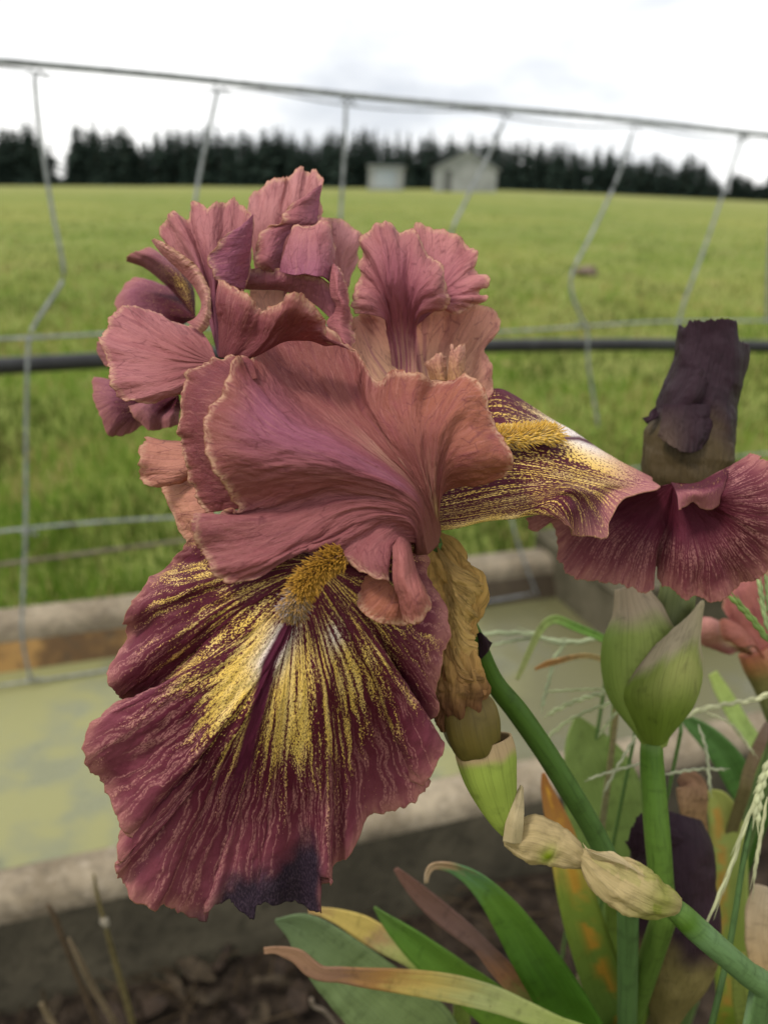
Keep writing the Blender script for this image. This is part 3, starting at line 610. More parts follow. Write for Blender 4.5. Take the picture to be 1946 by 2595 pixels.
def el(x, y, cx, cy, rx, ry, a): c_, s_ = math.cos(a), math.sin(a); dx, dy = x-cx, y-cy; return np.exp(-(((dx*c_+dy*s_)/rx)**2+((-dx*s_+dy*c_)/ry)**2))
def f1_yel(x, y):
    r = f1_r(x, y); bl = np.clip(el(x, y, 690, 590, 90, 215, .38)+.9*el(x, y, 770, 450, 60, 130, .4)+el(x, y, 885, 640, 80, 215, .02)+.6*el(x, y, 1080, 500, 50, 150, -.25)+.45*el(x, y, 600, 740, 70, 170, .45)+.45*el(x, y, 940, 860, 60, 130, -.05)+.25*el(x, y, 1190, 560, 45, 130, -.35), 0, 1)
    return .255+.12*ss(r, 60, 200)*(1-ss(r, 420, 760))+.33*bl-.15*ss(r, 460, 860)-.09*(1-ss(x, 420, 640))*(1-ss(y, 420, 620))-.10*ss(x, 1250, 1450)
def f1_mid(x, y):
    n_ = 8*fbm1(y*.02, 4, 3); w = np.interp(y, [340, 420, 600, 800, 1000, 1200], [14, 27, 31, 32, 34, 38]); return np.clip(1.25*np.exp(-((x-XM(y)+n_*.4)/w)**4)*ss(y, 340, 380)*(1-ss(y+60*fbm2(x*.05, y*.02, 3), 900, 1260)), 0, 1)
def f1_burn(x, y):
    yb = np.interp(x, [400, 470, 540, 620, 700, 800, 860, 930, 985, 1040], [1640, 1620, 1590, 1480, 1440, 1425, 1385, 1300, 1290, 1420]); n_ = 45*fbm2(x*.018, y*.012, 5, 3)
    return ss(y-yb+n_, -95, 60)*(1-ss(x+.4*n_, 1000, 1045))*ss(x, 400, 440)
b = Bag()
tint_f1 = lambda U, V: lerpc((.092, .011, .028), (.185, .046, .066), ss(V, .5, .97))
lobe(b, Z4, ribs, None, nu=560, nv=190, seed=21, jag=1.0, frill=1.0, ffreq=.2, crinkle=.6, ruf=(2.0, 24., .5), sides=False, tint=tint_f1, yel=('px', f1_yel), wht=('px', lambda x, y: np.clip(1.2*np.exp(-((x-XM(y))/62.)**2)*ss(y, 340, 400)*(1-ss(y, 520, 680))+.9*el(x, y, 1075, 430, 40, 60, 0), 0, 1)), burn=('px', f1_burn), midrib=('px', f1_mid), far=('px', lambda x, y: f1_r(x, y)/1020.))
# haft under the standard, joining the beard to the flower's base
lobe(b, Z4, [[(1500, -30, 196), (1350, 0, 186), (1150, 20, 178), (800, 45, 184)], [(1500, -10, 194), (1330, 40, 182), (1180, 80, 176), (1000, 120, 175)], [(1510, 20, 194), (1400, 60, 184), (1250, 110, 177), (1020, 140, 175)], [(1520, 40, 197), (1450, 60, 192), (1400, 62, 190), (1375, 62, 190)]], None, nv=40, seed=3, jag=0, frill=0, sides=False, tint=tint_f1, yel=.36, wht=.1, burn=0., midrib=0.)
fall1 = part('fall', b, FPET, th=.0003); tag(fall1, 'front fall with yellow and white rays, dark midrib and scorched lower edge')
def beard(zm, path, nh, ln, spread, col, seed, parent, toward, rad=.00012):
    rs_ = np.random.RandomState(seed); A = PXA(np.array([[*zm(p), p[2]*.001] for p in path])); C = spline(A, 200); bag = Bag(); V = []; Fc = []; T = []
    tg = np.gradient(C, axis=0); tg /= np.linalg.norm(tg, axis=1, keepdims=True)
    for i in range(nh):
        k = rs_.randint(0, 200); s = k/199.; t_ = tg[k]; side = np.cross(t_, toward); side /= np.linalg.norm(side); up = np.cross(side, t_)
        if up@toward < 0: up = -up
        a = rs_.normal(0, .95); o = C[k]+side*math.sin(a)*spread*.55; d = up*math.cos(a)*.8+side*math.sin(a)*1.0+t_*rs_.uniform(.1, .75); d /= np.linalg.norm(d)
        L = ln*rs_.uniform(.6, 1.15); dr = t_*rs_.uniform(0, .5)+side*rs_.normal(0, .15); n0 = len(V); q1 = np.cross(d, t_); q1 /= (np.linalg.norm(q1)+1e-9); q2 = np.cross(d, q1)
        for f_, r_ in ((0, 1.), (.45, .95), (.88, 1.25), (1., .3)):
            pt = o+d*L*f_+dr*L*f_*f_*.6
            for w in range(3): aa = w*2.094; V.append(pt+(q1*math.cos(aa)+q2*math.sin(aa))*rad*r_); T.append(np.array(col(s, f_, rs_)))
        for j in range(3):
            for w in range(3): Fc.append((n0+j*3+w, n0+j*3+(w+1) % 3, n0+j*3+3+(w+1) % 3, n0+j*3+3+w))
    bag.tris(V, np.array(Fc), tint=np.array(T)); return part('beard', bag, HAIR, parent)
def bc1(s, f_, r_):
    tip = np.array([.68, .36, .04])*(.45+.6*r_.uniform()); basec = np.array([.26, .13, .05]) if s < .65 else np.array([.40, .34, .38]); return basec*(1-f_)+tip*f_ if not (s > .7 and r_.uniform() < .35) else np.array([.34, .28, .30])
beard(Z4, [(1120, 95, 173), (1040, 130, 171.5), (975, 185, 170.5), (930, 250, 170.5), (905, 310, 172), (893, 335, 174)], 1500, .0026, .0023, bc1, 4, fall1, -FW-.2*UP)

# --- right fall
b = Bag()
U_rib = [[(150, 470, 228), (310, 402, 229), (430, 455, 229), (560, 540, 229), (700, 622, 230), (850, 722, 231), (1080, 846, 231)],
 [(130, 560, 221), (320, 495, 220), (560, 585, 219), (710, 655, 221), (850, 735, 224), (1083, 853, 228)],
 [(100, 640, 212), (340, 605, 210), (600, 655, 209), (850, 750, 214), (1086, 862, 223)],
 [(80, 760, 204), (350, 715, 202), (600, 755, 203), (840, 825, 208), (1000, 880, 214), (1120, 898, 215)],
 [(60, 880, 198), (350, 825, 196), (600, 845, 198), (800, 890, 203), (880, 915, 208), (945, 950, 205)],
 [(45, 960, 195), (320, 900, 193), (600, 880, 195), (740, 905, 194), (820, 980, 203), (872, 1062, 200)],
 [(40, 1000, 194), (300, 950, 191.5), (560, 905, 192), (690, 900, 189), (790, 1010, 199), (858, 1146, 197)],
 [(35, 1030, 193), (290, 985, 190.5), (520, 945, 190), (660, 915, 187.5), (745, 1010, 195), (770, 1135, 194)],
 [(32, 1055, 192.5), (280, 1015, 190), (480, 980, 189), (610, 945, 187), (670, 1010, 186), (690, 1132, 191)],
 [(30, 1085, 192), (120, 1082, 190), (270, 1048, 188.5), (400, 1040, 188), (480, 1022, 188), (550, 985, 186), (620, 1030, 185), (676, 1092, 186)],
 [(28, 1108, 192), (110, 1096, 190), (265, 1056, 189), (390, 1047, 188.5), (465, 1030, 188.5), (530, 1000, 187)]]
def f2_yel(x, y): return np.clip(.27+.10*(1-ss(x, 480, 700))+.50*el(x, y, 830, 765, 250, 70, .52)+.46*el(x, y, 730, 650, 210, 62, .55)+.16*el(x, y, 720, 860, 280, 60, .3)+.10*el(x, y, 870, 950, 120, 50, .6)+.25*(1-ss(y, 1000, 1060))*0-.14*ss(y-.9*x, 420, 560)*0-.20*el(x, y, 360, 430, 130, 50, .5)+.28*np.exp(-((y-np.interp(x, [30, 110, 270, 400, 480], [1105, 1092, 1052, 1043, 1026]))/16.)**2)*(1-ss(x, 430, 560)), -.2, 1)
def f2_wht(x, y): return np.clip(1.15*el(x, y, 720, 640, 210, 55, .55), 0, 1)
def f2_mid(x, y): return np.clip(1.1*np.exp(-((y-np.interp(x, [480, 600, 720, 850, 950], [690, 650, 652, 700, 765]))/11.)**2)*ss(x, 500, 580)*(1-ss(x, 800, 930)), 0, 1)
U_rib = [[(rb_[0][0]-90, rb_[0][1]+25, rb_[0][2]+3)]+rb_ for rb_ in U_rib]
lobe(b, Z5, U_rib, None, nu=300, nv=170, seed=33, jag=.25, frill=.15, crinkle=.12, sides=False, tint=lambda U, V: lerpc((.16, .03, .05), (.28, .085, .12), ss(V, .7, 1)), yel=('px', f2_yel), far=('px', lambda x, y: np.clip((x-250)/1050., 0, 1)), wht=('px', f2_wht), burn=0., midrib=('px', f2_mid))
RB2 = (1190, 872, 224)
Rr = [[(1290, 872, 221), (1350, 850, 220), (1460, 790, 220), (1545, 740, 221)], [(1340, 880, 217), (1470, 815, 216), (1600, 726, 219)], [(1380, 900, 214), (1540, 840, 212), (1655, 762, 214)], [(1400, 930, 213), (1580, 900, 209), (1740, 840, 211)], [(1410, 960, 214), (1590, 970, 209), (1780, 960, 212)],
 [(1400, 990, 216), (1560, 1060, 212), (1760, 1120, 216)], [(1390, 1010, 218), (1530, 1120, 214), (1690, 1262, 219)], [(1370, 1030, 219), (1490, 1170, 216), (1620, 1332, 221)], [(1340, 1050, 221), (1440, 1200, 219), (1545, 1375, 224)], [(1320, 1060, 220), (1400, 1210, 217), (1480, 1405, 223)], [(1295, 1070, 222), (1350, 1230, 221), (1390, 1462, 226)], [(1270, 1080, 220), (1310, 1230, 217), (1320, 1440, 223)],
 [(1240, 1080, 222), (1250, 1230, 221), (1252, 1452, 226)], [(1205, 1080, 221), (1190, 1220, 219), (1175, 1400, 224)], [(1180, 1080, 226), (1140, 1200, 227), (1112, 1360, 228)], [(1165, 1060, 231), (1115, 1160, 233), (1092, 1290, 234)], [(1150, 1060, 227), (1100, 1200, 224), (1080, 1398, 225)], [(1120, 1050, 226), (1060, 1190, 222), (1005, 1402, 225)], [(1090, 1040, 229), (1010, 1180, 228), (935, 1374, 230)], [(1060, 1030, 229), (960, 1160, 227), (855, 1370, 229)], [(1020, 1020, 231), (900, 1140, 231), (770, 1355, 233)], [(990, 1010, 231), (850, 1110, 229), (690, 1345, 231)],
 [(950, 1000, 233), (800, 1090, 233), (630, 1290, 235)], [(920, 990, 233), (770, 1060, 231), (608, 1230, 233)], [(890, 980, 235), (740, 1040, 234), (602, 1110, 236)], [(860, 970, 234), (700, 1015, 232), (545, 1040, 233)], [(840, 960, 234), (660, 1010, 230), (480, 1112, 230)], [(820, 950, 235), (640, 990, 232), (450, 1048, 231)]]
for _k in range(2):
    Rr = [[(p_[0], p_[1], .5*p_[2]+.25*(Rr[max(q_-1, 0)][n_][2]+Rr[min(q_+1, len(Rr)-1)][n_][2])) for n_, p_ in enumerate(rb_[:3])]+[tuple(p_) for p_ in rb_[3:]] for q_, rb_ in enumerate(Rr)]
lobe(b, Z5, Rr, RB2, nv=120, seed=37, ruf=(.5, 12., .3), jag=.9, frill=1.0, ffreq=.2, crinkle=.35, sides=False, tint=lambda U, V: lerpc((.105, .022, .032), (.19, .05, .062), ss(V, .6, 1.)), yel=-.12, wht=0., burn=0., midrib=0.)
lobe(b, Z5, [[(1175, 868, 222), (1205, 930, 214), (1216, 1006, 213)], [(1230, 880, 219), (1250, 920, 213), (1245, 990, 214)], [(1290, 876, 218), (1295, 920, 212), (1285, 968, 214)], [(1350, 858, 217), (1340, 920, 211), (1320, 996, 214)], [(1400, 832, 217), (1390, 900, 211), (1370, 1004, 214)], [(1440, 805, 218), (1425, 880, 212), (1412, 985, 215)], [(1470, 790, 219), (1450, 850, 214), (1440, 925, 217)]], None, nv=40, seed=39, jag=.4, frill=.3, sides=False, tint=(.27, .07, .12), yel=.12, wht=0., burn=0., midrib=0.)
fall2 = part('fall', b, FPET, th=.0003); tag(fall2, 'side fall reaching over the wilted bloom with maroon underside showing')
def bc2(s, f_, r_): return np.array([.80, .50, .04])*(.75+.4*r_.uniform())*f_+np.array([.74, .66, .52])*(1-f_)
beard(Z5, [(260, 660, 199), (350, 648, 199.5), (450, 640, 201), (540, 628, 204), (585, 632, 206)], 1300, .0034, .0022, bc2, 8, fall2, UP*.75-FW*.75)

# --- back fall (purple, behind on the left)
b = Bag(); kw = dict(yel=.10, wht=0., burn=0., midrib=0., sides=False, jag=.5)
P3 = lambda U, V: lerpc((.17, .045, .085), (.24, .075, .11), ss(V, .5, 1.))
r_ = (700, 962, 250); lobe(b, Z1, [[(560, 800, 254), (400, 668, 254), (278, 622, 252)], [(570, 760, 251), (410, 632, 250), (300, 580, 250)], [(600, 730, 249), (440, 590, 247), (355, 556, 249)], [(640, 730, 251), (500, 590, 250), (420, 538, 252)], [(680, 770, 255), (570, 640, 256), (490, 580, 258)]], r_, seed=51, tint=lambda U, V: lerpc((.30, .12, .15), (.20, .055, .08), ss(V, .5, 1.)), **{**kw, 'yel': lambda U, V: .12+.3*gs(U, .5, .3)*gs(V, .35, .3)})
lobe(b, Z1, [[(600, 800, 262), (500, 760, 264), (432, 732, 265)], [(540, 810, 260), (400, 750, 262), (315, 738, 264)], [(500, 840, 258), (340, 810, 258), (216, 848, 260)], [(490, 890, 258), (340, 880, 257), (226, 905, 258)], [(520, 950, 258), (400, 960, 257), (260, 985, 258)], [(600, 1010, 258), (450, 1040, 258), (330, 1060, 259)]], r_, seed=53, tint=P3, **kw)
lobe(b, Z1, [[(200, 1120, 238), (112, 1105, 240)], [(200, 1160, 238), (106, 1150, 240)], [(210, 1200, 238), (125, 1205, 240)], [(230, 1240, 238), (172, 1255, 240)]], (330, 1170, 236), seed=55, tint=P3, **kw)
lobe(b, Z1, [[(350, 1370, 244), (240, 1345, 244), (130, 1320, 243)], [(340, 1390, 242), (230, 1370, 241), (80, 1332, 241)], [(320, 1440, 241), (210, 1430, 239), (92, 1450, 240)], [(320, 1490, 241), (220, 1500, 239), (138, 1565, 240)], [(330, 1530, 242), (250, 1560, 240), (178, 1665, 241)], [(360, 1550, 243), (300, 1580, 242), (225, 1676, 243)], [(390, 1540, 244), (350, 1570, 244), (305, 1650, 245)], [(430, 1530, 246), (410, 1550, 246), (388, 1606, 247)]], (560, 1400, 244), seed=57, tint=P3, **kw)
lobe(b, Z1, [[(480, 1450, 234), (390, 1470, 233), (302, 1492, 232)], [(470, 1480, 233), (390, 1500, 231), (335, 1560, 231)], [(480, 1510, 233), (430, 1550, 231), (420, 1642, 232)], [(520, 1520, 235), (490, 1560, 234), (485, 1632, 235)], [(570, 1510, 234), (555, 1550, 233), (545, 1618, 234)], [(610, 1500, 236), (600, 1540, 236), (600, 1600, 236)]], (600, 1425, 234), seed=59, tint=lambda U, V: lerpc((.26, .09, .14), (.21, .065, .09), ss(V, .5, 1.)), **kw)
fall3 = part('fall', b, FPET, th=.0003); tag(fall3, 'purple fall at the back of the flower, mostly hidden')

# --- big front standard
b = Bag(); R0 = (1228, 900, 186)
def t_s1(U, V):
    right = 1-ss(U, .10, .30); low = ss(U, .50, .66); c_ = lerpc(BROWN, ORANGE, right*ss(V, .45, .9)); c_ = c_+(np.array((.305, .105, .098))-c_)*(low*.9)[..., None]
    mid = gs(U, .47, .07)*ss(V, .15, .35)*(1-ss(V, .8, .97)); c_ = c_+(np.array(MAUVE)-c_)*(.95*mid)[..., None]
    yb = gs(V, .22, .07)*gs(U, .09, .06); c_ = c_+(np.array((.62, .44, .16))-c_)*(.9*yb)[..., None]; base = 1-ss(V, .04, .20); c_ = c_+(np.array((.25, .105, .068))-c_)*(base*.8)[..., None]
    st = gs(U, .27, .14)*gs(V, .36, .13)*(fbm1(U*80, 5, 2) > .15); return c_+(np.array((.58, .36, .22))-c_)*(st*.55)[..., None]
S1R = [[(1245, 790, 186), (1262, 700, 186), (1330, 672, 186), (1430, 667, 184), (1553, 618, 184)],
 [(1243, 760, 184), (1280, 640, 181), (1400, 610, 178), (1572, 584, 181)], [(1238, 740, 183), (1290, 560, 177), (1420, 500, 175), (1532, 482, 180)], [(1232, 730, 182), (1280, 480, 176), (1380, 380, 177), (1492, 372, 182)], [(1226, 720, 181), (1260, 430, 175), (1340, 310, 178), (1440, 268, 184)],
 [(1220, 710, 180), (1230, 430, 176), (1290, 280, 181), (1366, 172, 186)], [(1212, 700, 180), (1190, 430, 177), (1230, 280, 183), (1285, 186, 187)], [(1204, 700, 179), (1150, 430, 177), (1150, 280, 182), (1185, 182, 185)], [(1196, 700, 179), (1110, 440, 177), (1070, 280, 182), (1075, 156, 185)], [(1188, 700, 179), (1080, 450, 177), (1000, 290, 183), (1000, 152, 187)],
 [(1180, 700, 179), (1050, 470, 178), (960, 310, 184), (962, 196, 188)], [(1172, 700, 179), (1020, 480, 178), (900, 290, 188), (850, 70, 195), (845, 20, 197)], [(1164, 700, 179), (980, 490, 178), (800, 280, 190), (700, 30, 198), (690, -60, 200)], [(1156, 700, 179), (940, 490, 178), (720, 290, 190), (560, 40, 199), (530, -50, 201)], [(1150, 700, 178), (900, 490, 177), (660, 320, 187), (470, 90, 197), (440, 10, 200)],
 [(1144, 700, 177), (870, 500, 175), (600, 350, 179), (440, 160, 184), (400, 105, 186)], [(1138, 705, 176), (850, 515, 172), (560, 370, 174), (400, 210, 178), (345, 100, 181)], [(1134, 710, 175), (830, 530, 171), (520, 400, 171), (370, 270, 172), (292, 200, 174)], [(1130, 715, 174.5), (810, 550, 170), (480, 440, 169), (330, 330, 170), (238, 300, 173)],
 [(1127, 720, 174), (800, 570, 170), (480, 490, 168.5), (330, 440, 169), (220, 400, 172)], [(1124, 725, 174), (800, 590, 170), (480, 540, 168), (330, 520, 168), (220, 530, 170)], [(1122, 732, 174), (800, 610, 170.5), (490, 590, 168), (350, 590, 168), (250, 625, 169)], [(1120, 740, 174), (800, 635, 172), (520, 640, 170), (400, 670, 171), (300, 690, 171)], [(1118, 750, 174), (810, 660, 174), (560, 690, 174), (430, 730, 176), (346, 758, 176)],
 [(1116, 760, 174.5), (820, 690, 175.5), (560, 740, 177), (380, 775, 177), (300, 782, 176)], [(1115, 770, 175), (820, 715, 176), (540, 790, 176), (340, 800, 174), (160, 796, 173)], [(1114, 780, 175), (830, 735, 175), (540, 840, 174), (340, 880, 172), (163, 910, 172)], [(1113, 790, 175.5), (840, 760, 174.5), (580, 890, 173), (380, 960, 171), (205, 1010, 172)], [(1112, 800, 176), (860, 780, 175), (620, 920, 173), (430, 1010, 171), (250, 1068, 173)],
 [(1112, 810, 176), (880, 800, 175), (670, 920, 174), (510, 1000, 172), (340, 1080, 174)], [(1113, 820, 176), (920, 810, 175), (720, 910, 174), (580, 970, 173), (455, 1045, 174)], [(1115, 830, 176.5), (950, 815, 175.5), (780, 900, 174), (670, 935, 173), (600, 945, 174)], [(1118, 840, 177), (980, 825, 176), (850, 900, 174.5), (770, 940, 174), (700, 952, 175)], [(1122, 850, 178), (1010, 835, 177), (900, 905, 175), (840, 960, 174), (800, 992, 174)], [(1128, 860, 179), (1050, 845, 178), (950, 905, 175), (900, 980, 173), (905, 1042, 173)],
 [(1135, 870, 180), (1080, 860, 179), (1000, 910, 175), (970, 1000, 172), (1002, 1088, 172)], [(1145, 880, 181), (1100, 880, 180), (1040, 910, 176), (1030, 990, 173), (1038, 1080, 173)], [(1160, 890, 182), (1115, 895, 181), (1070, 905, 178), (1050, 930, 177), (1045, 965, 177)], [(1175, 905, 184), (1130, 915, 183), (1105, 920, 182), (1090, 930, 181), (1085, 945, 181)], [(1190, 920, 186), (1165, 930, 186), (1150, 938, 186), (1140, 945, 186), (1130, 955, 186)]]
def r_s1(k): return (float(np.interp(k, [0, .3, .6, .85, 1], [1252, 1238, 1195, 1150, 1128])), float(np.interp(k, [0, .3, .6, .85, 1], [868, 930, 968, 972, 962])), float(np.interp(k, [0, .3, .6, .85, 1], [193, 187, 183, 185, 189])))
S1R = [[r_s1(q_/(len(S1R)-1.))]+rb_ for q_, rb_ in enumerate(S1R)]
lobe(b, Z3, S1R, None, nu=460, nv=130, seed=71, jag=.7, frill=.9, ffreq=.3, crinkle=.6, ruf=(1.3, 17., 1.), sides=False, tint=t_s1)
# rolled lower flap and its shaded back
lobe(b, Z3, [[(1038, 900, 178), (1040, 960, 174), (1040, 1080, 172), (1066, 1170, 173), (1088, 1264, 175)], [(1070, 890, 178), (1070, 960, 172.5), (1080, 1070, 169.5), (1105, 1170, 170), (1118, 1276, 172)], [(1095, 895, 180), (1100, 970, 173), (1112, 1060, 171), (1138, 1160, 169), (1160, 1272, 171)], [(1115, 910, 183), (1122, 985, 177), (1140, 1055, 174), (1175, 1135, 171), (1212, 1200, 173)], [(1120, 930, 187), (1130, 1000, 183), (1150, 1060, 180), (1175, 1110, 178), (1200, 1165, 178)]], None, nu=90, nv=80, seed=73, jag=.5, frill=.3, crinkle=.3, sides=False, tint=lambda U, V: lerpc(ROSE, ORANGE, V*.6))
lobe(b, Z3, [[(1000, 1060, 177), (930, 1060, 178), (865, 1105, 179)], [(1010, 1080, 176.5), (940, 1130, 176.5), (880, 1190, 177)], [(1030, 1100, 176), (970, 1180, 175.5), (915, 1235, 176)], [(1050, 1120, 176), (1010, 1210, 175), (965, 1268, 175.5)], [(1070, 1140, 176.5), (1050, 1220, 175), (1030, 1282, 176)], [(1090, 1170, 177), (1085, 1230, 176.5), (1085, 1284, 177)], [(1130, 1180, 178), (1140, 1240, 177), (1150, 1275, 177)]], None, nv=50, seed=74, jag=.3, frill=.2, crinkle=.25, sides=False, tint=ORANGE)
# strip of the margin turned back on the left
lobe(b, Z3, [[(440, 190, 181), (420, 120, 183), (385, 84, 186)], [(400, 200, 180), (340, 130, 184), (300, 92, 188)], [(360, 210, 180), (270, 160, 185), (208, 122, 190)], [(310, 235, 179), (210, 205, 185), (130, 160, 191)], [(270, 290, 178), (180, 270, 184), (104, 258, 190)], [(250, 400, 177), (160, 390, 183), (92, 400, 189)], [(250, 480, 177), (170, 480, 184), (104, 480, 190)], [(255, 540, 178), (190, 540, 183), (122, 540, 188)], [(330, 630, 177), (210, 640, 184), (150, 650, 189)], [(390, 690, 179), (240, 720, 184), (180, 725, 188)], [(430, 760, 181), (290, 775, 184), (215, 785, 187)]], None, nv=60, seed=75, jag=.8, frill=1.2, ffreq=.5, crinkle=.3, sides=False, tint=lambda U, V: lerpc(BROWN, MAROON, gs(V, .5, .4)))
std1 = part('standard', b, SPET, th=.00026); tag(std1, 'broad front standard with a mauve midrib and rolled lower edge')

# --- left standard
b = Bag(); rt = (835, 1240, 201)
lobe(b, Z1, [[(790, 1120, 204), (750, 1060, 206), (715, 1005, 208)], [(720, 1110, 203), (660, 1040, 207), (600, 985, 210)], [(680, 1110, 202), (600, 1040, 206), (515, 988, 210)], [(640, 1110, 201), (540, 1020, 206), (425, 925, 212)], [(620, 1120, 201), (470, 1000, 206), (340, 876, 212)], [(610, 1130, 200), (440, 1010, 205), (285, 866, 211)], [(600, 1150, 200), (420, 1050, 204), (230, 925, 209)], [(600, 1170, 199), (400, 1090, 203), (172, 985, 207)], [(600, 1190, 199), (400, 1130, 202), (126, 1050, 205)], [(600, 1210, 198), (400, 1170, 200), (132, 1110, 203)], [(600, 1230, 198), (400, 1210, 199), (152, 1170, 201)], [(610, 1255, 197), (410, 1260, 197.5), (166, 1245, 199)], [(620, 1280, 197), (430, 1300, 196.5), (194, 1310, 198)], [(630, 1300, 196.5), (460, 1340, 195.5), (196, 1370, 197)], [(640, 1320, 196.5), (480, 1370, 195), (238, 1440, 196)], [(660, 1340, 196.5), (510, 1400, 194.5), (300, 1462, 195.5)], [(690, 1350, 197), (570, 1410, 195.5), (410, 1450, 197)], [(730, 1350, 198), (640, 1410, 197), (530, 1440, 198)], [(780, 1340, 199), (730, 1400, 199), (660, 1450, 200)]], rt, nv=90, seed=81, ruf=(1.2, 14., .3), jag=.8, frill=1.0, ffreq=.3, crinkle=.35, sides=False, tint=lambda U, V: lerpc(ROSE, PINK, ss(V, .3, .9)))
rt2 = (840, 1195, 207)
lobe(b, Z1, [[(790, 1000, 212), (740, 830, 216), (620, 640, 219), (500, 470, 222)], [(790, 980, 212), (730, 780, 216), (580, 540, 219), (494, 392, 222)], [(795, 960, 211), (730, 730, 214), (620, 500, 217), (535, 360, 221)], [(800, 950, 211), (740, 700, 213), (650, 480, 216), (575, 338, 220)], [(805, 940, 212), (760, 700, 215), (690, 470, 219), (650, 352, 222)], [(810, 940, 212), (775, 700, 215), (710, 450, 218), (692, 262, 222)], [(815, 940, 211), (795, 700, 213), (770, 450, 215), (770, 295, 219)], [(820, 940, 211), (820, 700, 213), (820, 450, 216), (830, 270, 220)], [(826, 940, 212), (845, 700, 215), (870, 450, 218), (890, 258, 222)], [(832, 945, 213), (870, 710, 216), (920, 460, 219), (938, 244, 223)], [(838, 950, 213), (890, 720, 216), (960, 480, 218), (985, 285, 221)], [(842, 960, 213), (905, 740, 216), (985, 500, 217), (1020, 318, 219)], [(846, 970, 213), (920, 770, 216), (1005, 570, 216), (1046, 340, 217)], [(850, 990, 213), (930, 810, 215), (1005, 660, 215), (1036, 480, 216)], [(852, 1010, 213), (935, 850, 215), (990, 770, 215), (1020, 650, 215)], [(855, 1040, 212), (930, 880, 214), (970, 830, 214), (992, 790, 214)]], rt2, nv=110, seed=82, ruf=(.8, 9., .3), jag=.9, frill=.7, ffreq=.3, crinkle=.35, sides=False, tint=lambda U, V: lerpc(MAUVE, PINK, ss(V, .35, .8)))
lobe(b, Z1, [[(1046, 338, 216.5), (1005, 385, 213), (965, 424, 211)], [(1044, 400, 216), (980, 420, 210), (905, 452, 207)], [(1040, 450, 215.5), (950, 470, 208), (850, 486, 205)], [(1038, 500, 215.5), (930, 530, 207), (825, 540, 204)], [(1034, 550, 215), (920, 580, 206), (766, 600, 203)], [(1028, 610, 215), (910, 640, 206), (784, 656, 203)], [(1020, 670, 214.5), (910, 700, 206), (798, 712, 203)], [(1005, 730, 214), (920, 740, 207), (850, 745, 204)], [(992, 790, 213), (950, 780, 209), (900, 765, 206)]], None, nv=60, seed=83, jag=.6, frill=.5, ffreq=.5, crinkle=.35, sides=False, tint=MAUVE)
lobe(b, Z1, [[(438, 494, 214), (444, 490, 213), (452, 486, 212)], [(480, 552, 212), (505, 530, 209), (528, 515, 208)], [(530, 606, 211), (565, 575, 207), (600, 560, 206)], [(590, 662, 210), (630, 625, 206), (662, 608, 205)], [(645, 718, 209), (690, 675, 205), (720, 660, 205)], [(695, 778, 208), (730, 735, 204), (762, 735, 205)], [(730, 845, 207), (760, 800, 203), (790, 810, 204)], [(738, 890, 206), (770, 870, 202), (800, 880, 203)], [(722, 935, 206), (765, 930, 202), (795, 955, 203)], [(690, 970, 206), (740, 990, 203), (775, 1020, 204)], [(650, 988, 207), (710, 1030, 204), (740, 1060, 205)]], None, nu=160, nv=36, seed=84, jag=.4, frill=.5, ffreq=.6, crinkle=.3, sides=False, tint=lambda U, V: lerpc(ROSE, (.47, .24, .18), V))
std2 = part('standard', b, SPET, th=.00026); tag(std2, 'upright pink standard with a wide lobe folded outward')
# maroon frill of the front standard's far edge
b = Bag()
lobe(b, Z1, [[(845, 1200, 192), (840, 1000, 191), (825, 850, 190), (838, 722, 193)], [(852, 1200, 192), (872, 1000, 190), (880, 870, 188), (902, 764, 191)], [(872, 1202, 192), (915, 1030, 189), (945, 900, 186), (970, 792, 188)], [(885, 1204, 192), (960, 1040, 187), (1000, 920, 184), (1030, 832, 185)], [(905, 1206, 191), (1010, 1060, 187), (1050, 960, 184), (1085, 892, 186)], [(940, 1208, 191), (1060, 1080, 187), (1100, 980, 185), (1125, 910, 187)], [(980, 1206, 190), (1100, 1080, 185), (1140, 980, 182), (1165, 896, 183)], [(1020, 1202, 189), (1140, 1070, 183), (1190, 950, 177), (1215, 845, 176)], [(1060, 1192, 189), (1185, 1040, 182), (1230, 920, 175), (1265, 802, 174)], [(1110, 1168, 188), (1225, 1030, 181), (1280, 910, 174), (1320, 804, 174)], [(1160, 1140, 188), (1270, 1020, 181), (1330, 930, 175), (1375, 838, 175)], [(1210, 1112, 187), (1320, 1020, 181), (1390, 960, 176), (1438, 912, 177)], [(1260, 1098, 187), (1365, 1030, 181), (1420, 1000, 180), (1464, 968, 183)], [(1330, 1096, 187), (1410, 1055, 182), (1450, 1050, 181), (1492, 1055, 184)], [(1400, 1100, 187), (1460, 1085, 183), (1500, 1090, 183), (1535, 1114, 185)], [(1480, 1130, 187), (1540, 1125, 185), (1590, 1135, 185), (1650, 1170, 187)]], None, nv=90, seed=85, ruf=(.9, 11., .3), jag=.6, frill=.6, ffreq=.5, crinkle=.35, sides=False, tint=lambda U, V: lerpc(MAROON, (.36, .13, .10), ss(V, .7, 1)))
o = part('standard_frill', b, SPET, th=.00026); tag(o, 'dark maroon ruffled edge above the front standard'); b = Bag()
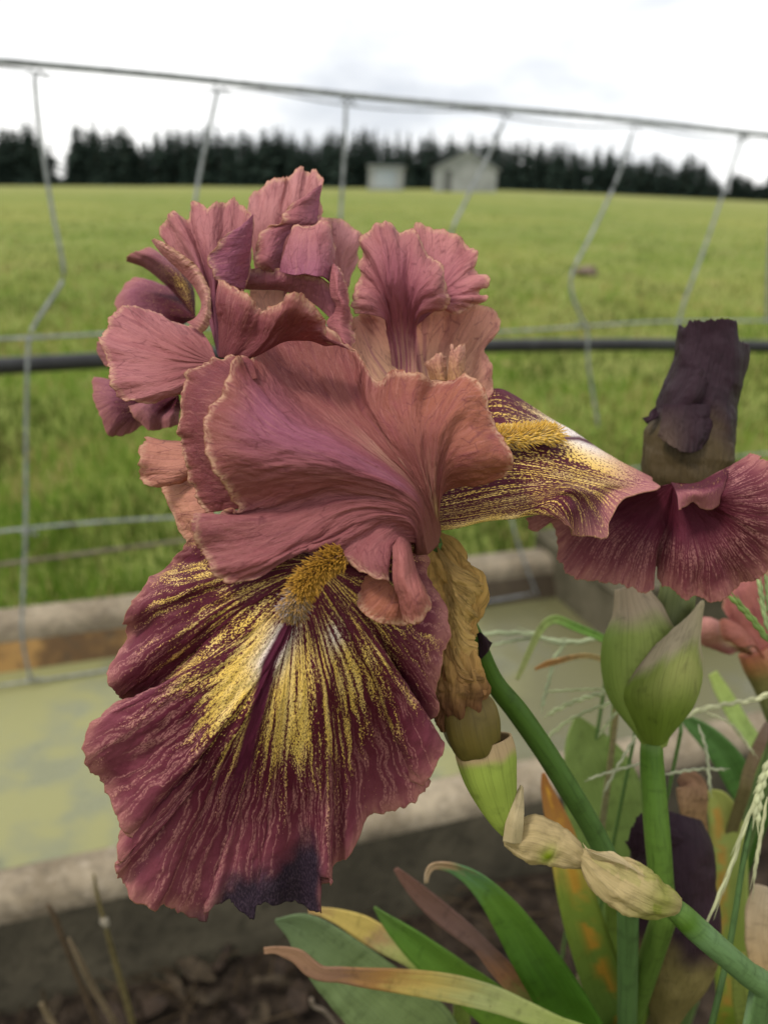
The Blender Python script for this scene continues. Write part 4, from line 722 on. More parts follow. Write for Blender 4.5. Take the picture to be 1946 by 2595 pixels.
lobe(b, ZL, [[(985, 640, 202), (850, 638, 203), (742, 630, 203)], [(985, 680, 200), (840, 675, 200), (716, 648, 199)], [(985, 720, 199), (840, 725, 199), (706, 715, 198)], [(985, 760, 198), (850, 775, 198), (713, 785, 198)], [(985, 785, 198), (860, 815, 198), (718, 834, 199)], [(985, 800, 199), (900, 845, 199), (800, 858, 200)], [(985, 815, 201), (930, 850, 202), (870, 862, 203)]], None, nv=60, seed=86, jag=.8, frill=.9, ruf=(.8, 9., 0.), crinkle=.35, sides=False, tint=PEACH)
lobe(b, ZL, [[(1060, 790, 200), (940, 810, 205), (812, 858, 207)], [(1070, 860, 199), (950, 880, 201), (838, 910, 205)], [(1080, 940, 198), (970, 950, 199), (862, 970, 204)], [(1090, 1010, 197), (990, 1020, 198), (888, 1040, 203)], [(1100, 1070, 196), (1020, 1080, 198), (915, 1105, 202)], [(1110, 1130, 195), (1050, 1140, 198), (955, 1150, 201)], [(1120, 1180, 194), (1080, 1180, 197), (1000, 1188, 200)]], None, nv=60, seed=87, jag=.5, frill=.5, crinkle=.35, sides=False, tint=lambda U, V: lerpc(PEACH, (.50, .25, .14), V))
o = part('standard_lobe', b, SPET, th=.00026); tag(o, 'peach lobe peeping out beside the front standard')

# --- back standard
b = Bag(); r3 = (1190, 900, 232)
lobe(b, Z1, [[(1090, 760, 232), (1040, 560, 233), (1004, 292, 236)], [(1100, 740, 231), (1060, 500, 232), (1040, 228, 236)], [(1120, 720, 231), (1090, 460, 231), (1092, 170, 236)], [(1140, 700, 230), (1130, 430, 231), (1160, 125, 236)], [(1160, 690, 230), (1170, 420, 231), (1228, 132, 237)], [(1180, 680, 230), (1220, 400, 232), (1250, 102, 238)], [(1200, 680, 230), (1260, 380, 230), (1300, 90, 236)], [(1220, 680, 230), (1290, 370, 230), (1350, 48, 236)], [(1240, 690, 230), (1330, 370, 231), (1385, 66, 237)], [(1260, 700, 230), (1370, 370, 231), (1438, 90, 235)], [(1280, 710, 229), (1400, 400, 229), (1457, 162, 231)], [(1290, 720, 228), (1410, 470, 227), (1440, 300, 228)], [(1300, 730, 227), (1390, 540, 226), (1424, 392, 226)]], r3, nv=90, seed=91, ruf=(.9, 10., .3), jag=.8, frill=.8, crinkle=.35, sides=False, tint=lambda U, V: lerpc(ROSE, (.54, .25, .22), ss(V, .3, 1)))
lobe(b, Z1, [[(1457, 160, 230), (1400, 195, 226), (1330, 238, 225)], [(1448, 230, 229), (1370, 245, 223), (1275, 285, 221)], [(1438, 300, 228), (1330, 300, 221), (1228, 325, 219)], [(1424, 390, 226), (1310, 380, 219), (1214, 385, 217)], [(1330, 405, 222), (1230, 415, 217), (1115, 428, 217)], [(1270, 450, 219), (1160, 470, 215), (1080, 490, 216)], [(1235, 500, 218), (1140, 540, 213), (1056, 560, 215)], [(1220, 570, 217), (1140, 600, 212), (1052, 622, 214)], [(1208, 630, 217), (1150, 650, 213), (1110, 684, 215)], [(1204, 684, 217), (1180, 684, 215), (1160, 684, 216)]], None, nv=60, seed=92, ruf=(.7, 8., .3), jag=.5, frill=.5, crinkle=.4, sides=False, tint=lambda U, V: lerpc(MAUVE, ROSE, V))
lobe(b, Z1, [[(1206, 684, 212), (1218, 620, 211), (1245, 530, 213), (1272, 440, 217)], [(1250, 697, 208), (1262, 600, 210), (1285, 500, 212), (1305, 412, 217)], [(1300, 706, 206), (1312, 590, 208), (1330, 490, 211), (1345, 394, 217)], [(1360, 699, 206), (1375, 590, 208), (1385, 490, 211), (1400, 385, 217)], [(1420, 712, 205), (1430, 590, 208), (1435, 480, 211), (1445, 382, 217)], [(1465, 715, 207), (1475, 610, 209), (1485, 500, 213), (1492, 405, 218)], [(1500, 740, 209), (1510, 650, 211), (1520, 550, 214), (1524, 450, 219)], [(1520, 780, 211), (1530, 700, 213), (1535, 620, 215), (1538, 545, 218)]], None, nv=70, seed=93, ruf=(.8, 8., .3), jag=.9, frill=.9, crinkle=.4, sides=False, tint=lambda U, V: lerpc(MAUVE, (.46, .19, .16), V))
lobe(b, Z1, [[(1000, 790, 224), (1005, 740, 221), (1010, 670, 223)], [(1100, 792, 221), (1110, 740, 217), (1120, 660, 217)], [(1230, 798, 219), (1245, 745, 214), (1255, 670, 212)], [(1330, 840, 217), (1345, 770, 212), (1355, 702, 208)], [(1430, 890, 214), (1440, 800, 211), (1450, 716, 208.5)], [(1530, 980, 211), (1525, 880, 210), (1518, 760, 211)], [(1590, 1000, 214), (1580, 880, 214), (1560, 700, 216)]], None, nv=40, seed=94, jag=.1, frill=.1, crinkle=.25, sides=False, tint=(.38, .135, .15))
lobe(b, Z1, [[(1020, 900, 228), (1025, 850, 230), (1030, 780, 231)], [(1120, 930, 226), (1120, 850, 229), (1120, 780, 231)], [(1230, 920, 226), (1240, 860, 229), (1250, 790, 231)]], None, nv=20, seed=95, jag=0, frill=.1, sides=False, tint=(.66, .36, .22))
lobe(b, Z1, [[(1525, 640, 212), (1536, 636, 211), (1548, 640, 213)], [(1514, 700, 207), (1545, 690, 204), (1580, 690, 210)], [(1508, 770, 205), (1555, 760, 201), (1612, 755, 209)], [(1516, 835, 204), (1565, 830, 200), (1622, 835, 208)], [(1545, 880, 203), (1590, 880, 200), (1632, 900, 207)], [(1535, 930, 204), (1590, 940, 201), (1640, 960, 206)], [(1490, 985, 205), (1570, 1000, 201), (1645, 1020, 205)], [(1510, 1040, 204), (1580, 1060, 200), (1652, 1085, 204)], [(1540, 1095, 202), (1600, 1110, 199), (1656, 1135, 203)], [(1575, 1130, 201), (1620, 1145, 199), (1658, 1170, 202)]], None, nu=150, nv=40, seed=96, jag=.5, frill=.7, ffreq=.6, crinkle=.4, sides=False, tint=(.36, .125, .12))
lobe(b, Z2, [[(330, 400, 243), (270, 250, 243), (236, 140, 245)], [(360, 390, 242), (320, 240, 242), (290, 124, 245)], [(380, 390, 241), (370, 250, 241), (360, 134, 244)], [(400, 390, 241), (410, 260, 241), (430, 160, 244)], [(420, 400, 241), (455, 280, 241), (492, 182, 244)], [(435, 420, 242), (490, 310, 242), (532, 222, 245)], [(445, 440, 242), (505, 350, 243), (552, 255, 247)], [(450, 480, 243), (505, 400, 244), (540, 345, 247)], [(455, 540, 243), (490, 470, 244), (516, 430, 246)], [(455, 600, 243), (475, 560, 243), (488, 530, 244)]], (430, 660, 242), nv=60, seed=97, ruf=(.6, 9., .3), jag=.5, frill=.4, sides=False, tint=(.58, .27, .24))
std3 = part('standard', b, SPET, th=.00026); tag(std3, 'tall back standard with pale tips and a curled cup')

# --- right standard with the peach inside showing
b = Bag()
S4F = [[(770, 900, 221), (700, 790, 216), (600, 752, 213), (505, 748, 213)], [(765, 870, 221), (690, 750, 215), (590, 690, 211), (484, 690, 212)], [(765, 850, 221), (690, 710, 215), (590, 620, 211), (488, 610, 213)], [(766, 840, 221), (700, 680, 215), (630, 570, 214), (548, 500, 217)], [(768, 830, 221), (700, 640, 214), (625, 500, 213), (546, 390, 217)], [(772, 820, 220), (705, 610, 213), (635, 430, 212), (550, 300, 216)], [(778, 810, 220), (715, 580, 212), (665, 380, 211), (578, 236, 216)], [(784, 800, 220), (730, 570, 212), (700, 370, 211), (625, 184, 217)], [(790, 800, 220), (755, 570, 212.5), (735, 370, 212), (690, 178, 218)], [(798, 800, 220), (785, 570, 212.5), (775, 370, 212), (745, 170, 218)], [(806, 800, 220), (815, 570, 213), (820, 370, 213), (815, 198, 219)], [(814, 800, 220), (845, 570, 214), (865, 390, 215), (872, 216, 220)], [(822, 805, 220), (875, 580, 213), (915, 430, 213), (950, 300, 218)], [(830, 810, 220), (900, 600, 212.5), (960, 480, 211), (1020, 382, 216)], [(836, 815, 220), (920, 630, 212), (1000, 540, 210), (1064, 450, 214)], [(840, 820, 220), (930, 660, 212), (1020, 600, 209), (1095, 535, 213)], [(845, 830, 220), (935, 690, 212.5), (1040, 650, 209.5), (1138, 640, 213)], [(850, 840, 220.5), (930, 730, 214), (1020, 700, 212), (1100, 690, 215)], [(855, 860, 221), (920, 770, 217), (970, 750, 216), (1010, 745, 217)]]
S4F = [[(740+170*q_/18., 1230, 221), (745+160*q_/18., 1050, 223.5), (715+190*q_/18., 880, 223)]+rb_[1:] for q_, rb_ in enumerate(S4F)]
def t_s4(U, V): c_ = lerpc((.36, .112, .135), (.41, .165, .145), ss(V, .6, 1.)); w_ = (1-ss(V+.12*fbm1(U*40, 8, 3), .22, .46)); return c_+(np.array((.56, .30, .19))-c_)*(w_*ss(fbm1(U*26, 9, 2), -.35, .2))[..., None]
lobe(b, Z2, S4F, None, nv=110, seed=101, ruf=(1.0, 11., 2.), jag=.6, frill=.9, ffreq=.3, crinkle=.35, sides=False, tint=t_s4)
r5 = (880, 850, 228)
lobe(b, Z2, [[(920, 600, 228), (915, 380, 229), (886, 215, 231)], [(935, 590, 228), (930, 370, 229), (900, 184, 231)], [(950, 580, 227), (970, 360, 228), (962, 177, 231)], [(970, 580, 227), (1010, 370, 228), (1030, 190, 231)], [(990, 590, 226), (1060, 390, 228), (1112, 222, 231)], [(1010, 600, 226), (1110, 420, 227), (1205, 272, 231)], [(1030, 610, 225), (1150, 440, 226), (1272, 312, 230)], [(1045, 620, 225), (1180, 470, 225), (1300, 355, 229)], [(1055, 630, 224), (1190, 510, 223), (1296, 440, 227)], [(1065, 640, 224), (1200, 540, 223), (1312, 502, 228)], [(1070, 650, 224), (1220, 580, 222), (1372, 540, 226)], [(1075, 660, 223), (1220, 600, 221), (1368, 585, 225)], [(1075, 670, 223), (1210, 630, 221), (1330, 612, 225)], [(1075, 680, 222), (1220, 650, 219), (1362, 655, 223)], [(1070, 695, 222), (1190, 680, 219), (1300, 705, 222)], [(1055, 710, 222), (1130, 705, 220), (1210, 735, 222)], [(1035, 725, 222), (1080, 725, 221), (1110, 745, 222)]], r5, nv=90, seed=102, ruf=(1.0, 10., .3), jag=.7, frill=1.0, ffreq=.35, crinkle=.4, sides=False, tint=lambda U, V: lerpc((.42, .145, .16), (.52, .22, .19), ss(V, .4, 1.)))
r6 = (1010, 1450, 216)
def t_pe(U, V): c_ = lerpc((.66, .40, .22), (.62, .30, .19), ss(V, .4, 1.)); st = (fbm1(U*26, 9, 2) > .12)*gs(U, .2, .22)*gs(V, .6, .4); return c_+(np.array((.36, .12, .15))-c_)*(st*.75)[..., None]
lobe(b, Z2, [[(720, 1360, 214), (560, 1240, 217), (490, 1050, 221), (474, 810, 226)], [(830, 1220, 220), (690, 1040, 224), (590, 880, 228), (520, 760, 229)], [(870, 1180, 223), (750, 1000, 229), (670, 850, 231), (610, 730, 230)], [(910, 1160, 226), (830, 980, 232), (780, 850, 233), (750, 720, 231)], [(950, 1150, 228), (920, 980, 234), (900, 850, 235), (890, 720, 233)], [(1000, 1150, 229), (1010, 980, 235), (1030, 850, 236), (1040, 720, 235)], [(1060, 1150, 229), (1100, 980, 235), (1150, 840, 236), (1190, 720, 236)], [(1100, 1170, 229), (1180, 1000, 234), (1270, 830, 235), (1340, 690, 237)], [(1130, 1190, 228), (1230, 1020, 232), (1330, 860, 234), (1412, 720, 238)], [(1150, 1210, 227), (1250, 1050, 231), (1350, 910, 233), (1441, 795, 238)], [(1170, 1230, 226), (1260, 1100, 230), (1340, 970, 231), (1410, 900, 235)], [(1180, 1260, 225), (1260, 1150, 228), (1320, 1050, 229), (1362, 980, 232)], [(1190, 1300, 224), (1270, 1210, 226), (1330, 1120, 227), (1378, 1050, 231)], [(1190, 1340, 223), (1280, 1270, 225), (1350, 1200, 226), (1402, 1150, 229)], [(1180, 1390, 222), (1280, 1340, 224), (1360, 1290, 225), (1421, 1255, 228)], [(1180, 1440, 221), (1280, 1410, 222), (1350, 1390, 224), (1408, 1385, 227)]], r6, nv=100, seed=103, ruf=(.9, 13., .3), jag=.5, frill=.8, ffreq=.25, crinkle=.3, sides=False, tint=t_pe)
std4 = part('standard', b, SPET, th=.00026); tag(std4, 'right standard with a rose outer lobe and peach inner face')
b = Bag()
for k_, (rbs, sd) in enumerate(((([(1000, 1180, 214), (985, 1110, 215), (958, 1072, 216)], [(1030, 1180, 211), (1010, 1080, 212), (1005, 1040, 214)], [(1070, 1185, 209), (1050, 1090, 210), (1050, 1016, 213)], [(1110, 1190, 211), (1095, 1100, 212), (1100, 1010, 214)]), 5), (([(1110, 1190, 209), (1120, 1080, 209), (1128, 950, 213)], [(1140, 1185, 207), (1145, 1070, 208), (1158, 985, 212)], [(1180, 1180, 207), (1175, 1070, 208), (1185, 965, 212)], [(1225, 1170, 210), (1215, 1070, 211), (1212, 955, 214)]), 6))):
    lobe(b, Z2, list(rbs), None, nu=70, nv=50, seed=110+sd, jag=1.1, frill=.6, ffreq=.8, crinkle=.5, sides=False, tint=lambda U, V: lerpc((.46, .25, .10), (.42, .20, .14), V))
tag(part('style_arm', b, SPET, th=.0005), 'small tattered crest standing inside the peach standard')

# ================================================================== STEMS, BUDS, WILTED BLOOMS
GRN = (.050, .105, .010); LGRN = (.20, .29, .075); TAN = (.47, .30, .12); BRN = (.20, .10, .045); PAPR = (.52, .42, .24); OLV = (.19, .155, .05); PUR = (.024, .0095, .016)
def ground_tail(p, gx, gy, r0, r1): 
    p = np.asarray(p); g = np.array([gx, gy, .0]); return [(*(p+(g-p)*.3+np.array([0, 0, -.02])), r0), (*(p+(g-p)*.65), (r0+r1)/2), (*g, r1)]
# stem of the main flower
b = Bag(); last = PX(1590, 2300, .250)
tube(b, ZS, [(1092, 1335, 202, 14), (1140, 1480, 212, 17), (1205, 1620, 217, 22), (1250, 1725, 221, 25), (1310, 1802, 225, 28), (1375, 1895, 230, 28), (1440, 1998, 236, 28), (1495, 2090, 242, 27), (1545, 2190, 247, 27), (1590, 2300, 250, 27)], ns=90, nr=20, tail=ground_tail(last, .25, .34, .0036, .005), seed=3, tint=grad([(0, (.09, .17, .05)), (.3, GRN), (1, (.07, .13, .04))]))
part('stem', b, STEM)

# leaning stalk with the tan shrivelled bloom
stk_b = thing('iris_stalk', 'leaning green stalk carrying a tan shrivelled iris bloom and papery bracts', 'stalk', None, (.22, .24, 0))
b = Bag()
tube(b, ZS, [(1098, 1352, 209, 14), (1122, 1395, 208, 34), (1140, 1445, 207, 52), (1158, 1490, 206, 62), (1160, 1545, 206, 56), (1150, 1610, 207, 52), (1158, 1680, 206, 56), (1165, 1740, 206, 60), (1165, 1790, 206, 58), (1170, 1835, 207, 48)], ns=150, nr=90, seed=9, rough=.42, ripple=.13, ridges=9, twist=2.6, tint=lambda u, s: lerpc(lerpc((.68, .42, .13), (.52, .30, .10), ss(s, .2, .5)), (.19, .085, .04), ss(s+.12*fbm2(u*6, s*8, 4), .62, .9)))
lobe(b, ZS, [[(1105, 1380, 204), (1150, 1430, 200), (1190, 1450, 199), (1216, 1465, 203)], [(1110, 1400, 203), (1150, 1470, 198), (1185, 1490, 198), (1206, 1515, 202)], [(1115, 1430, 203), (1150, 1540, 199), (1175, 1580, 199), (1200, 1600, 203)], [(1118, 1460, 203), (1140, 1600, 200), (1170, 1680, 199), (1210, 1690, 202)], [(1118, 1480, 204), (1130, 1650, 202), (1160, 1740, 200), (1228, 1755, 202)], [(1118, 1500, 205), (1125, 1690, 203), (1150, 1790, 202), (1190, 1810, 204)]], None, nu=160, nv=90, seed=121, jag=1.2, frill=2.0, ffreq=.5, crinkle=1.1, sides=False, tint=lambda U, V: lerpc((.66, .42, .15), (.34, .15, .06), ss(U, .45, 1.)))
o = part('wilted_bloom', b, DRY, stk_b, th=.00026)
b = Bag(); lobe(b, Z6, [[(295, 560, 214), (300, 590, 214), (305, 690, 215)], [(310, 560, 213), (330, 600, 213), (340, 660, 214)], [(320, 570, 214), (350, 600, 214), (372, 612, 215)]], None, nv=20, seed=122, jag=.5, frill=.4, sides=False, tint=PUR); part('wilted_tip', b, WILT, stk_b, th=.00026)
b = Bag(); tube(b, Z6, [(235, 840, 207, 70), (250, 900, 207, 122), (260, 970, 207, 136), (275, 1040, 207, 128), (300, 1110, 208, 100), (320, 1160, 208, 60)], ns=40, nr=40, seed=4, ripple=.05, ridges=6, tint=lambda u, s: lerpc((.13, .09, .025), (.085, .068, .014), s)); part('ovary', b, STEM, stk_b)
b = Bag(); sp = tube(b, Z6, [(318, 1068, 208, 132), (332, 1130, 208, 137), (350, 1220, 208, 124), (378, 1320, 209, 98), (412, 1420, 210, 66), (445, 1490, 211, 40)], ns=60, nr=44, seed=6, ripple=.02, ridges=5, cap=False, flat=.75, tint=lambda u, s: lerpc((.42, .30, .16), (.27, .34, .06), ss(s+.04*fbm2(u*12, s*3, 5), .10, .22))); part('spathe', b, SPATHE, stk_b, th=.0006)
b = Bag(); lobe(b, Z7, [[(415, 430, 209), (430, 330, 207), (455, 250, 207), (495, 165, 209)], [(460, 440, 207), (470, 340, 205), (485, 260, 206), (502, 170, 208)], [(500, 440, 208), (510, 350, 206), (512, 270, 207), (510, 172, 209)]], None, nv=40, seed=123, jag=.3, frill=.3, sides=False, tint=PAPR); part('bract', b, PAPER, stk_b, th=.0003)
b = Bag(); tube(b, Z7, [(418, 425, 211, 28), (470, 420, 211, 72), (540, 420, 211, 100), (630, 445, 212, 102), (710, 480, 212, 78), (770, 515, 213, 48), (810, 535, 213, 28)], ns=70, nr=50, seed=8, rough=.16, ripple=.05, ridges=7, flat=.7, tint=lambda u, s: lerpc((.52, .40, .20), (.26, .30, .04), gs(s, .47, .10)*gs(u, .30, .08)*1.2)); part('bract', b, PAPER, stk_b)
b = Bag(); tube(b, Z7, [(762, 480, 212, 18), (800, 505, 212, 42), (860, 555, 212, 82), (950, 615, 213, 116), (1050, 670, 213, 118), (1130, 705, 214, 92), (1190, 720, 215, 66), (1228, 732, 216, 44)], ns=80, nr=56, seed=10, rough=.14, ripple=.05, ridges=8, flat=.7, tint=lambda u, s: lerpc((.54, .42, .21), (.28, .30, .06), np.clip(gs(s, .78, .18)*.8+.35*(fbm2(u*9, s*7, 6) > .25), 0, 1)))
lobe(b, Z7, [[(850, 520, 210), (810, 480, 209), (785, 430, 210)], [(900, 520, 209), (850, 490, 208), (800, 460, 209)], [(980, 540, 209), (900, 500, 209), (830, 478, 210)], [(1090, 600, 210), (1000, 530, 210), (930, 480, 212)]], None, nv=30, seed=124, jag=.4, frill=.5, sides=False, tint=PAPR)
part('bract', b, PAPER, stk_b)
b = Bag(); last = PX(*Z7((1640, 1120)), .226); tube(b, Z7, [(1160, 705, 217, 40), (1240, 765, 218, 55), (1330, 850, 219, 60), (1450, 955, 221, 58), (1560, 1050, 224, 58), (1640, 1120, 226, 62)], ns=70, nr=20, seed=3, tail=ground_tail(last, .22, .24, .004, .0055), tint=grad([(0, (.12, .2, .05)), (.2, GRN), (.35, (.09, .16, .06)), (1, (.08, .14, .05))])); part('stem', b, STEM, stk_b)

# upright stalk with fat spathe and the dark wilted bloom
stk_c = thing('iris_stalk', 'upright stalk with a fat pale-green spathe under a dark purple wilted bloom', 'stalk', None, (.115, .36, 0))
b = Bag(); last = PX(1680, 2330, .258); tube(b, ZS, [(1655, 1860, 256, 24), (1650, 1900, 256, 28), (1655, 2000, 256, 31), (1665, 2120, 256, 32), (1674, 2230, 257, 31), (1680, 2330, 258, 31)], ns=60, nr=22, seed=3, tail=ground_tail(last, .115, .36, .004, .005), tint=grad([(0, (.16, .25, .07)), (.1, (.062, .130, .014)), (.3, (.08, .155, .022)), (1, (.07, .12, .02))])); part('stem', b, STEM, stk_c)
b = Bag()
def t_sp(u, s): return lerpc(lerpc((.15, .24, .035), (.27, .33, .08), gs(u, .25, .2)), (.42, .33, .22), ss(s+.05*fbm2(u*8, s*4, 7), .66, .86))
tube(b, ZC, [(545, 1840, 256, 92), (530, 1740, 256, 140), (510, 1560, 256, 250), (470, 1350, 257, 335), (440, 1150, 257, 352), (430, 1000, 257, 340), (420, 860, 258, 300), (400, 720, 259, 235), (360, 580, 260, 170), (330, 470, 261, 130)], ns=70, nr=54, seed=5, cap=False, flat=.7, tint=t_sp); part('spathe', b, SPATHE, stk_c, th=.0006)
b = Bag()
lobe(b, ZC, [[(440, 1800, 254), (300, 1550, 253), (255, 1380, 252), (330, 1220, 251), (470, 1060, 250)], [(470, 1815, 252), (380, 1550, 248), (350, 1380, 246), (430, 1180, 245), (560, 960, 247)], [(520, 1830, 250), (500, 1560, 243), (500, 1360, 240), (560, 1140, 240), (700, 830, 246)], [(570, 1832, 249), (620, 1570, 241), (650, 1370, 238), (700, 1130, 239), (850, 690, 249)], [(610, 1820, 251), (740, 1560, 243), (800, 1370, 241), (830, 1130, 242), (952, 585, 254)], [(635, 1800, 254), (820, 1540, 248), (890, 1370, 247), (915, 1130, 249), (935, 760, 258)], [(645, 1780, 258), (860, 1510, 256), (935, 1300, 256), (942, 1080, 257), (890, 900, 262)]], None, nu=120, nv=90, seed=131, jag=.2, frill=.25, crinkle=.15, sides=False, tint=lambda U, V: lerpc(lerpc((.19, .27, .035), (.42, .43, .14), gs(V, .56, .18)*gs(U, .65, .35)), lerpc((.50, .42, .27), (.30, .20, .17), gs(U, 0, .12)), ss(V+.05*fbm2(U*14, V*3, 3), .60, .78)))  # the pale middle of this bract is a highlight painted into the tint
part('spathe', b, PAPER, stk_c, th=.0005)
b = Bag(); tube(b, ZS, [(1722, 1225, 262, 58), (1724, 1330, 262, 40), (1722, 1430, 262, 36), (1716, 1500, 261, 44), (1706, 1560, 260, 46), (1690, 1640, 259, 40)], ns=40, nr=24, seed=2, tint=(.12, .14, .05)); part('ovary', b, STEM, stk_c)
W1S = 1.0
b = Bag(); t_w = lambda u, s: lerpc((.070, .048, .022), PUR, ss(s+.14*fbm2(u*5+3, s*5, 8, 3), .28, .55))
tube(b, Z5, [(1262, 960, 262, 120), (1258, 890, 262, 195), (1260, 800, 262, 214), (1272, 680, 262, 210), (1298, 540, 262, 196), (1328, 420, 262, 182), (1358, 300, 262, 172), (1374, 200, 262, 168), (1380, 75, 262, 172)], ns=120, nr=110, seed=12, rough=.09, ripple=.045, ridges=5, twist=1.1, flat=.85, cap=False, topfn=lambda t_:   .012+.06*np.abs(fbm1(t_*5, 5, 4))+.10*ss(np.cos(t_-math.pi*W1S), .35, .55), tint=t_w)
lobe(b, Z5, [[(1180, 470, 254), (1240, 380, 252), (1300, 290, 251)], [(1200, 500, 252), (1270, 410, 249.5), (1330, 300, 250)], [(1230, 520, 251), (1300, 440, 249), (1345, 330, 250)], [(1270, 540, 252), (1340, 470, 252), (1370, 400, 253)]], None, nv=40, seed=133, jag=.5, frill=.5, crinkle=.5, sides=False, tint=PUR)
lobe(b, Z5, [[(1140, 480, 253), (1120, 600, 251.5), (1110, 640, 251.5)], [(1200, 480, 251), (1185, 620, 248.5), (1180, 690, 248)], [(1270, 480, 250), (1250, 650, 247.5), (1240, 722, 247)], [(1330, 480, 250), (1320, 640, 248), (1310, 715, 248)], [(1400, 480, 253), (1390, 620, 252), (1370, 650, 252.5)]], None, nv=50, seed=134, jag=.5, frill=.7, ffreq=.5, crinkle=.5, sides=False, tint=lambda U, V: lerpc(PUR, (.085, .055, .04), gs(U, .15, .3)*V))
lobe(b, Z5, [[(1120, 520, 258), (1075, 535, 257), (1032, 548, 257)], [(1110, 545, 257), (1075, 560, 256), (1058, 576, 257)], [(1100, 490, 259), (1085, 505, 258), (1068, 528, 258)]], None, nv=16, nu=24, seed=135, jag=.2, frill=.2, sides=False, tint=PUR)
part('wilted_bloom', b, WILT, stk_c, th=.0005)

# second wilted bud, low behind the stalk
stk_d = thing('iris_bud', 'wilted bud with olive swollen base and dark purple top behind the upright stalk', 'bud', None, (.13, .40, 0))
b = Bag(); last = PX(*Z7((1180, 1400)), .292)
tube(b, Z7, [(1230, 300, 296, 110), (1215, 400, 294, 168), (1208, 520, 293, 196), (1212, 650, 292, 200), (1214, 800, 291, 204), (1206, 950, 291, 192), (1192, 1070, 291, 160), (1182, 1170, 291, 105), (1178, 1270, 291, 62), (1180, 1400, 292, 50)], ns=110, nr=60, seed=14, rough=.06, ripple=.03, ridges=6, tail=ground_tail(last, .13, .40, .004, .005),
     tint=lambda u, s: lerpc(lerpc(PUR, (.16, .125, .045), ss(s+.10*fbm2(u*9, s*6, 3), .42, .60)), (.08, .14, .04), ss(s, .85, 1.)))
part('bud', b, WILT, stk_d)
b = Bag()
lobe(b, Z7, [[(1100, 800, 283), (1130, 900, 282), (1160, 1010, 283)], [(1150, 780, 280), (1165, 900, 279), (1170, 1040, 281)], [(1210, 780, 280), (1200, 900, 280), (1185, 1020, 282)], [(1260, 800, 283), (1230, 880, 283), (1200, 990, 284)]], None, nv=40, seed=136, jag=.4, frill=.4, crinkle=.4, sides=False, tint=PUR)
lobe(b, Z7, [[(1030, 520, 288), (1000, 450, 286), (990, 440, 286)], [(1080, 480, 284), (1075, 380, 284), (1060, 300, 286)], [(1180, 470, 281), (1190, 400, 281), (1200, 350, 283)], [(1270, 470, 282), (1260, 420, 281), (1250, 385, 283)], [(1340, 490, 285), (1330, 430, 284), (1310, 395, 286)], [(1400, 560, 291), (1385, 500, 290), (1370, 450, 291)]], None, nv=40, seed=137, jag=.9, frill=.8, crinkle=.7, sides=False, tint=PUR)
part('wilted_petal', b, WILT, stk_d, th=.0005)

# coral iris at the edge
ir2 = thing('iris_flower', 'coral pink iris half seen behind the fat green spathe', 'flower', None, (.22, .44, 0))
b = Bag(); CO = (.55, .20, .15)
lobe(b, ZC, [[(1330, 900, 322), (1200, 780, 318), (1112, 640, 322)], [(1330, 800, 320), (1220, 620, 316), (1160, 480, 322)], [(1380, 700, 320), (1300, 500, 317), (1260, 360, 324)], [(1460, 650, 322), (1420, 420, 320), (1400, 260, 326)], [(1560, 650, 324), (1540, 400, 322), (1530, 220, 328)], [(1660, 700, 326), (1700, 480, 326), (1740, 300, 330)]], (1500, 1100, 330), nv=60, seed=141, jag=.7, frill=1.2, ffreq=.2, crinkle=.5, sides=False, tint=CO)
lobe(b, ZC, [[(1300, 820, 312), (1150, 740, 312), (1090, 760, 318)], [(1300, 880, 309), (1180, 880, 308), (1120, 900, 314)], [(1340, 950, 309), (1250, 980, 309), (1220, 940, 315)], [(1420, 980, 312), (1380, 960, 310), (1370, 900, 314)]], (1500, 1100, 326), nv=50, seed=142, jag=.5, frill=.8, sides=False, tint=(.50, .19, .12)); part('standard', b, SPET, ir2, th=.00026)
b = Bag(); lobe(b, ZC, [[(1150, 800, 322), (1020, 730, 321), (915, 722, 324)], [(1150, 850, 320), (1020, 790, 318), (895, 800, 322)], [(1160, 900, 320), (1040, 870, 318), (892, 880, 322)], [(1200, 960, 322), (1080, 950, 321), (920, 950, 325)], [(1260, 1030, 325), (1180, 1050, 324), (1060, 1010, 328)]], (1420, 1080, 328), nv=50, seed=143, jag=.5, frill=.5, sides=False, tint=(.3, .09, .10), yel=lambda U, V: .35+.5*ss(V, .4, .6)*(1-ss(U, .6, .9)), wht=lambda U, V: gs(V, .85, .3)*.9, burn=0., midrib=0.); part('fall', b, FPET, ir2, th=.00026)
b = Bag(); last = PX(*ZC((1600, 1750)), .332); tube(b, ZC, [(1380, 1020, 330, 120), (1440, 1150, 330, 130), (1500, 1350, 331, 95), (1550, 1550, 331, 70), (1600, 1750, 332, 62)], ns=60, nr=26, seed=4, ripple=.05, ridges=6, tail=ground_tail(last, .22, .44, .005, .005), tint=grad([(0, (.36, .12, .07)), (.12, (.30, .13, .05)), (.3, (.18, .15, .05)), (1, (.1, .15, .05))])); part('stem', b, STEM, ir2)

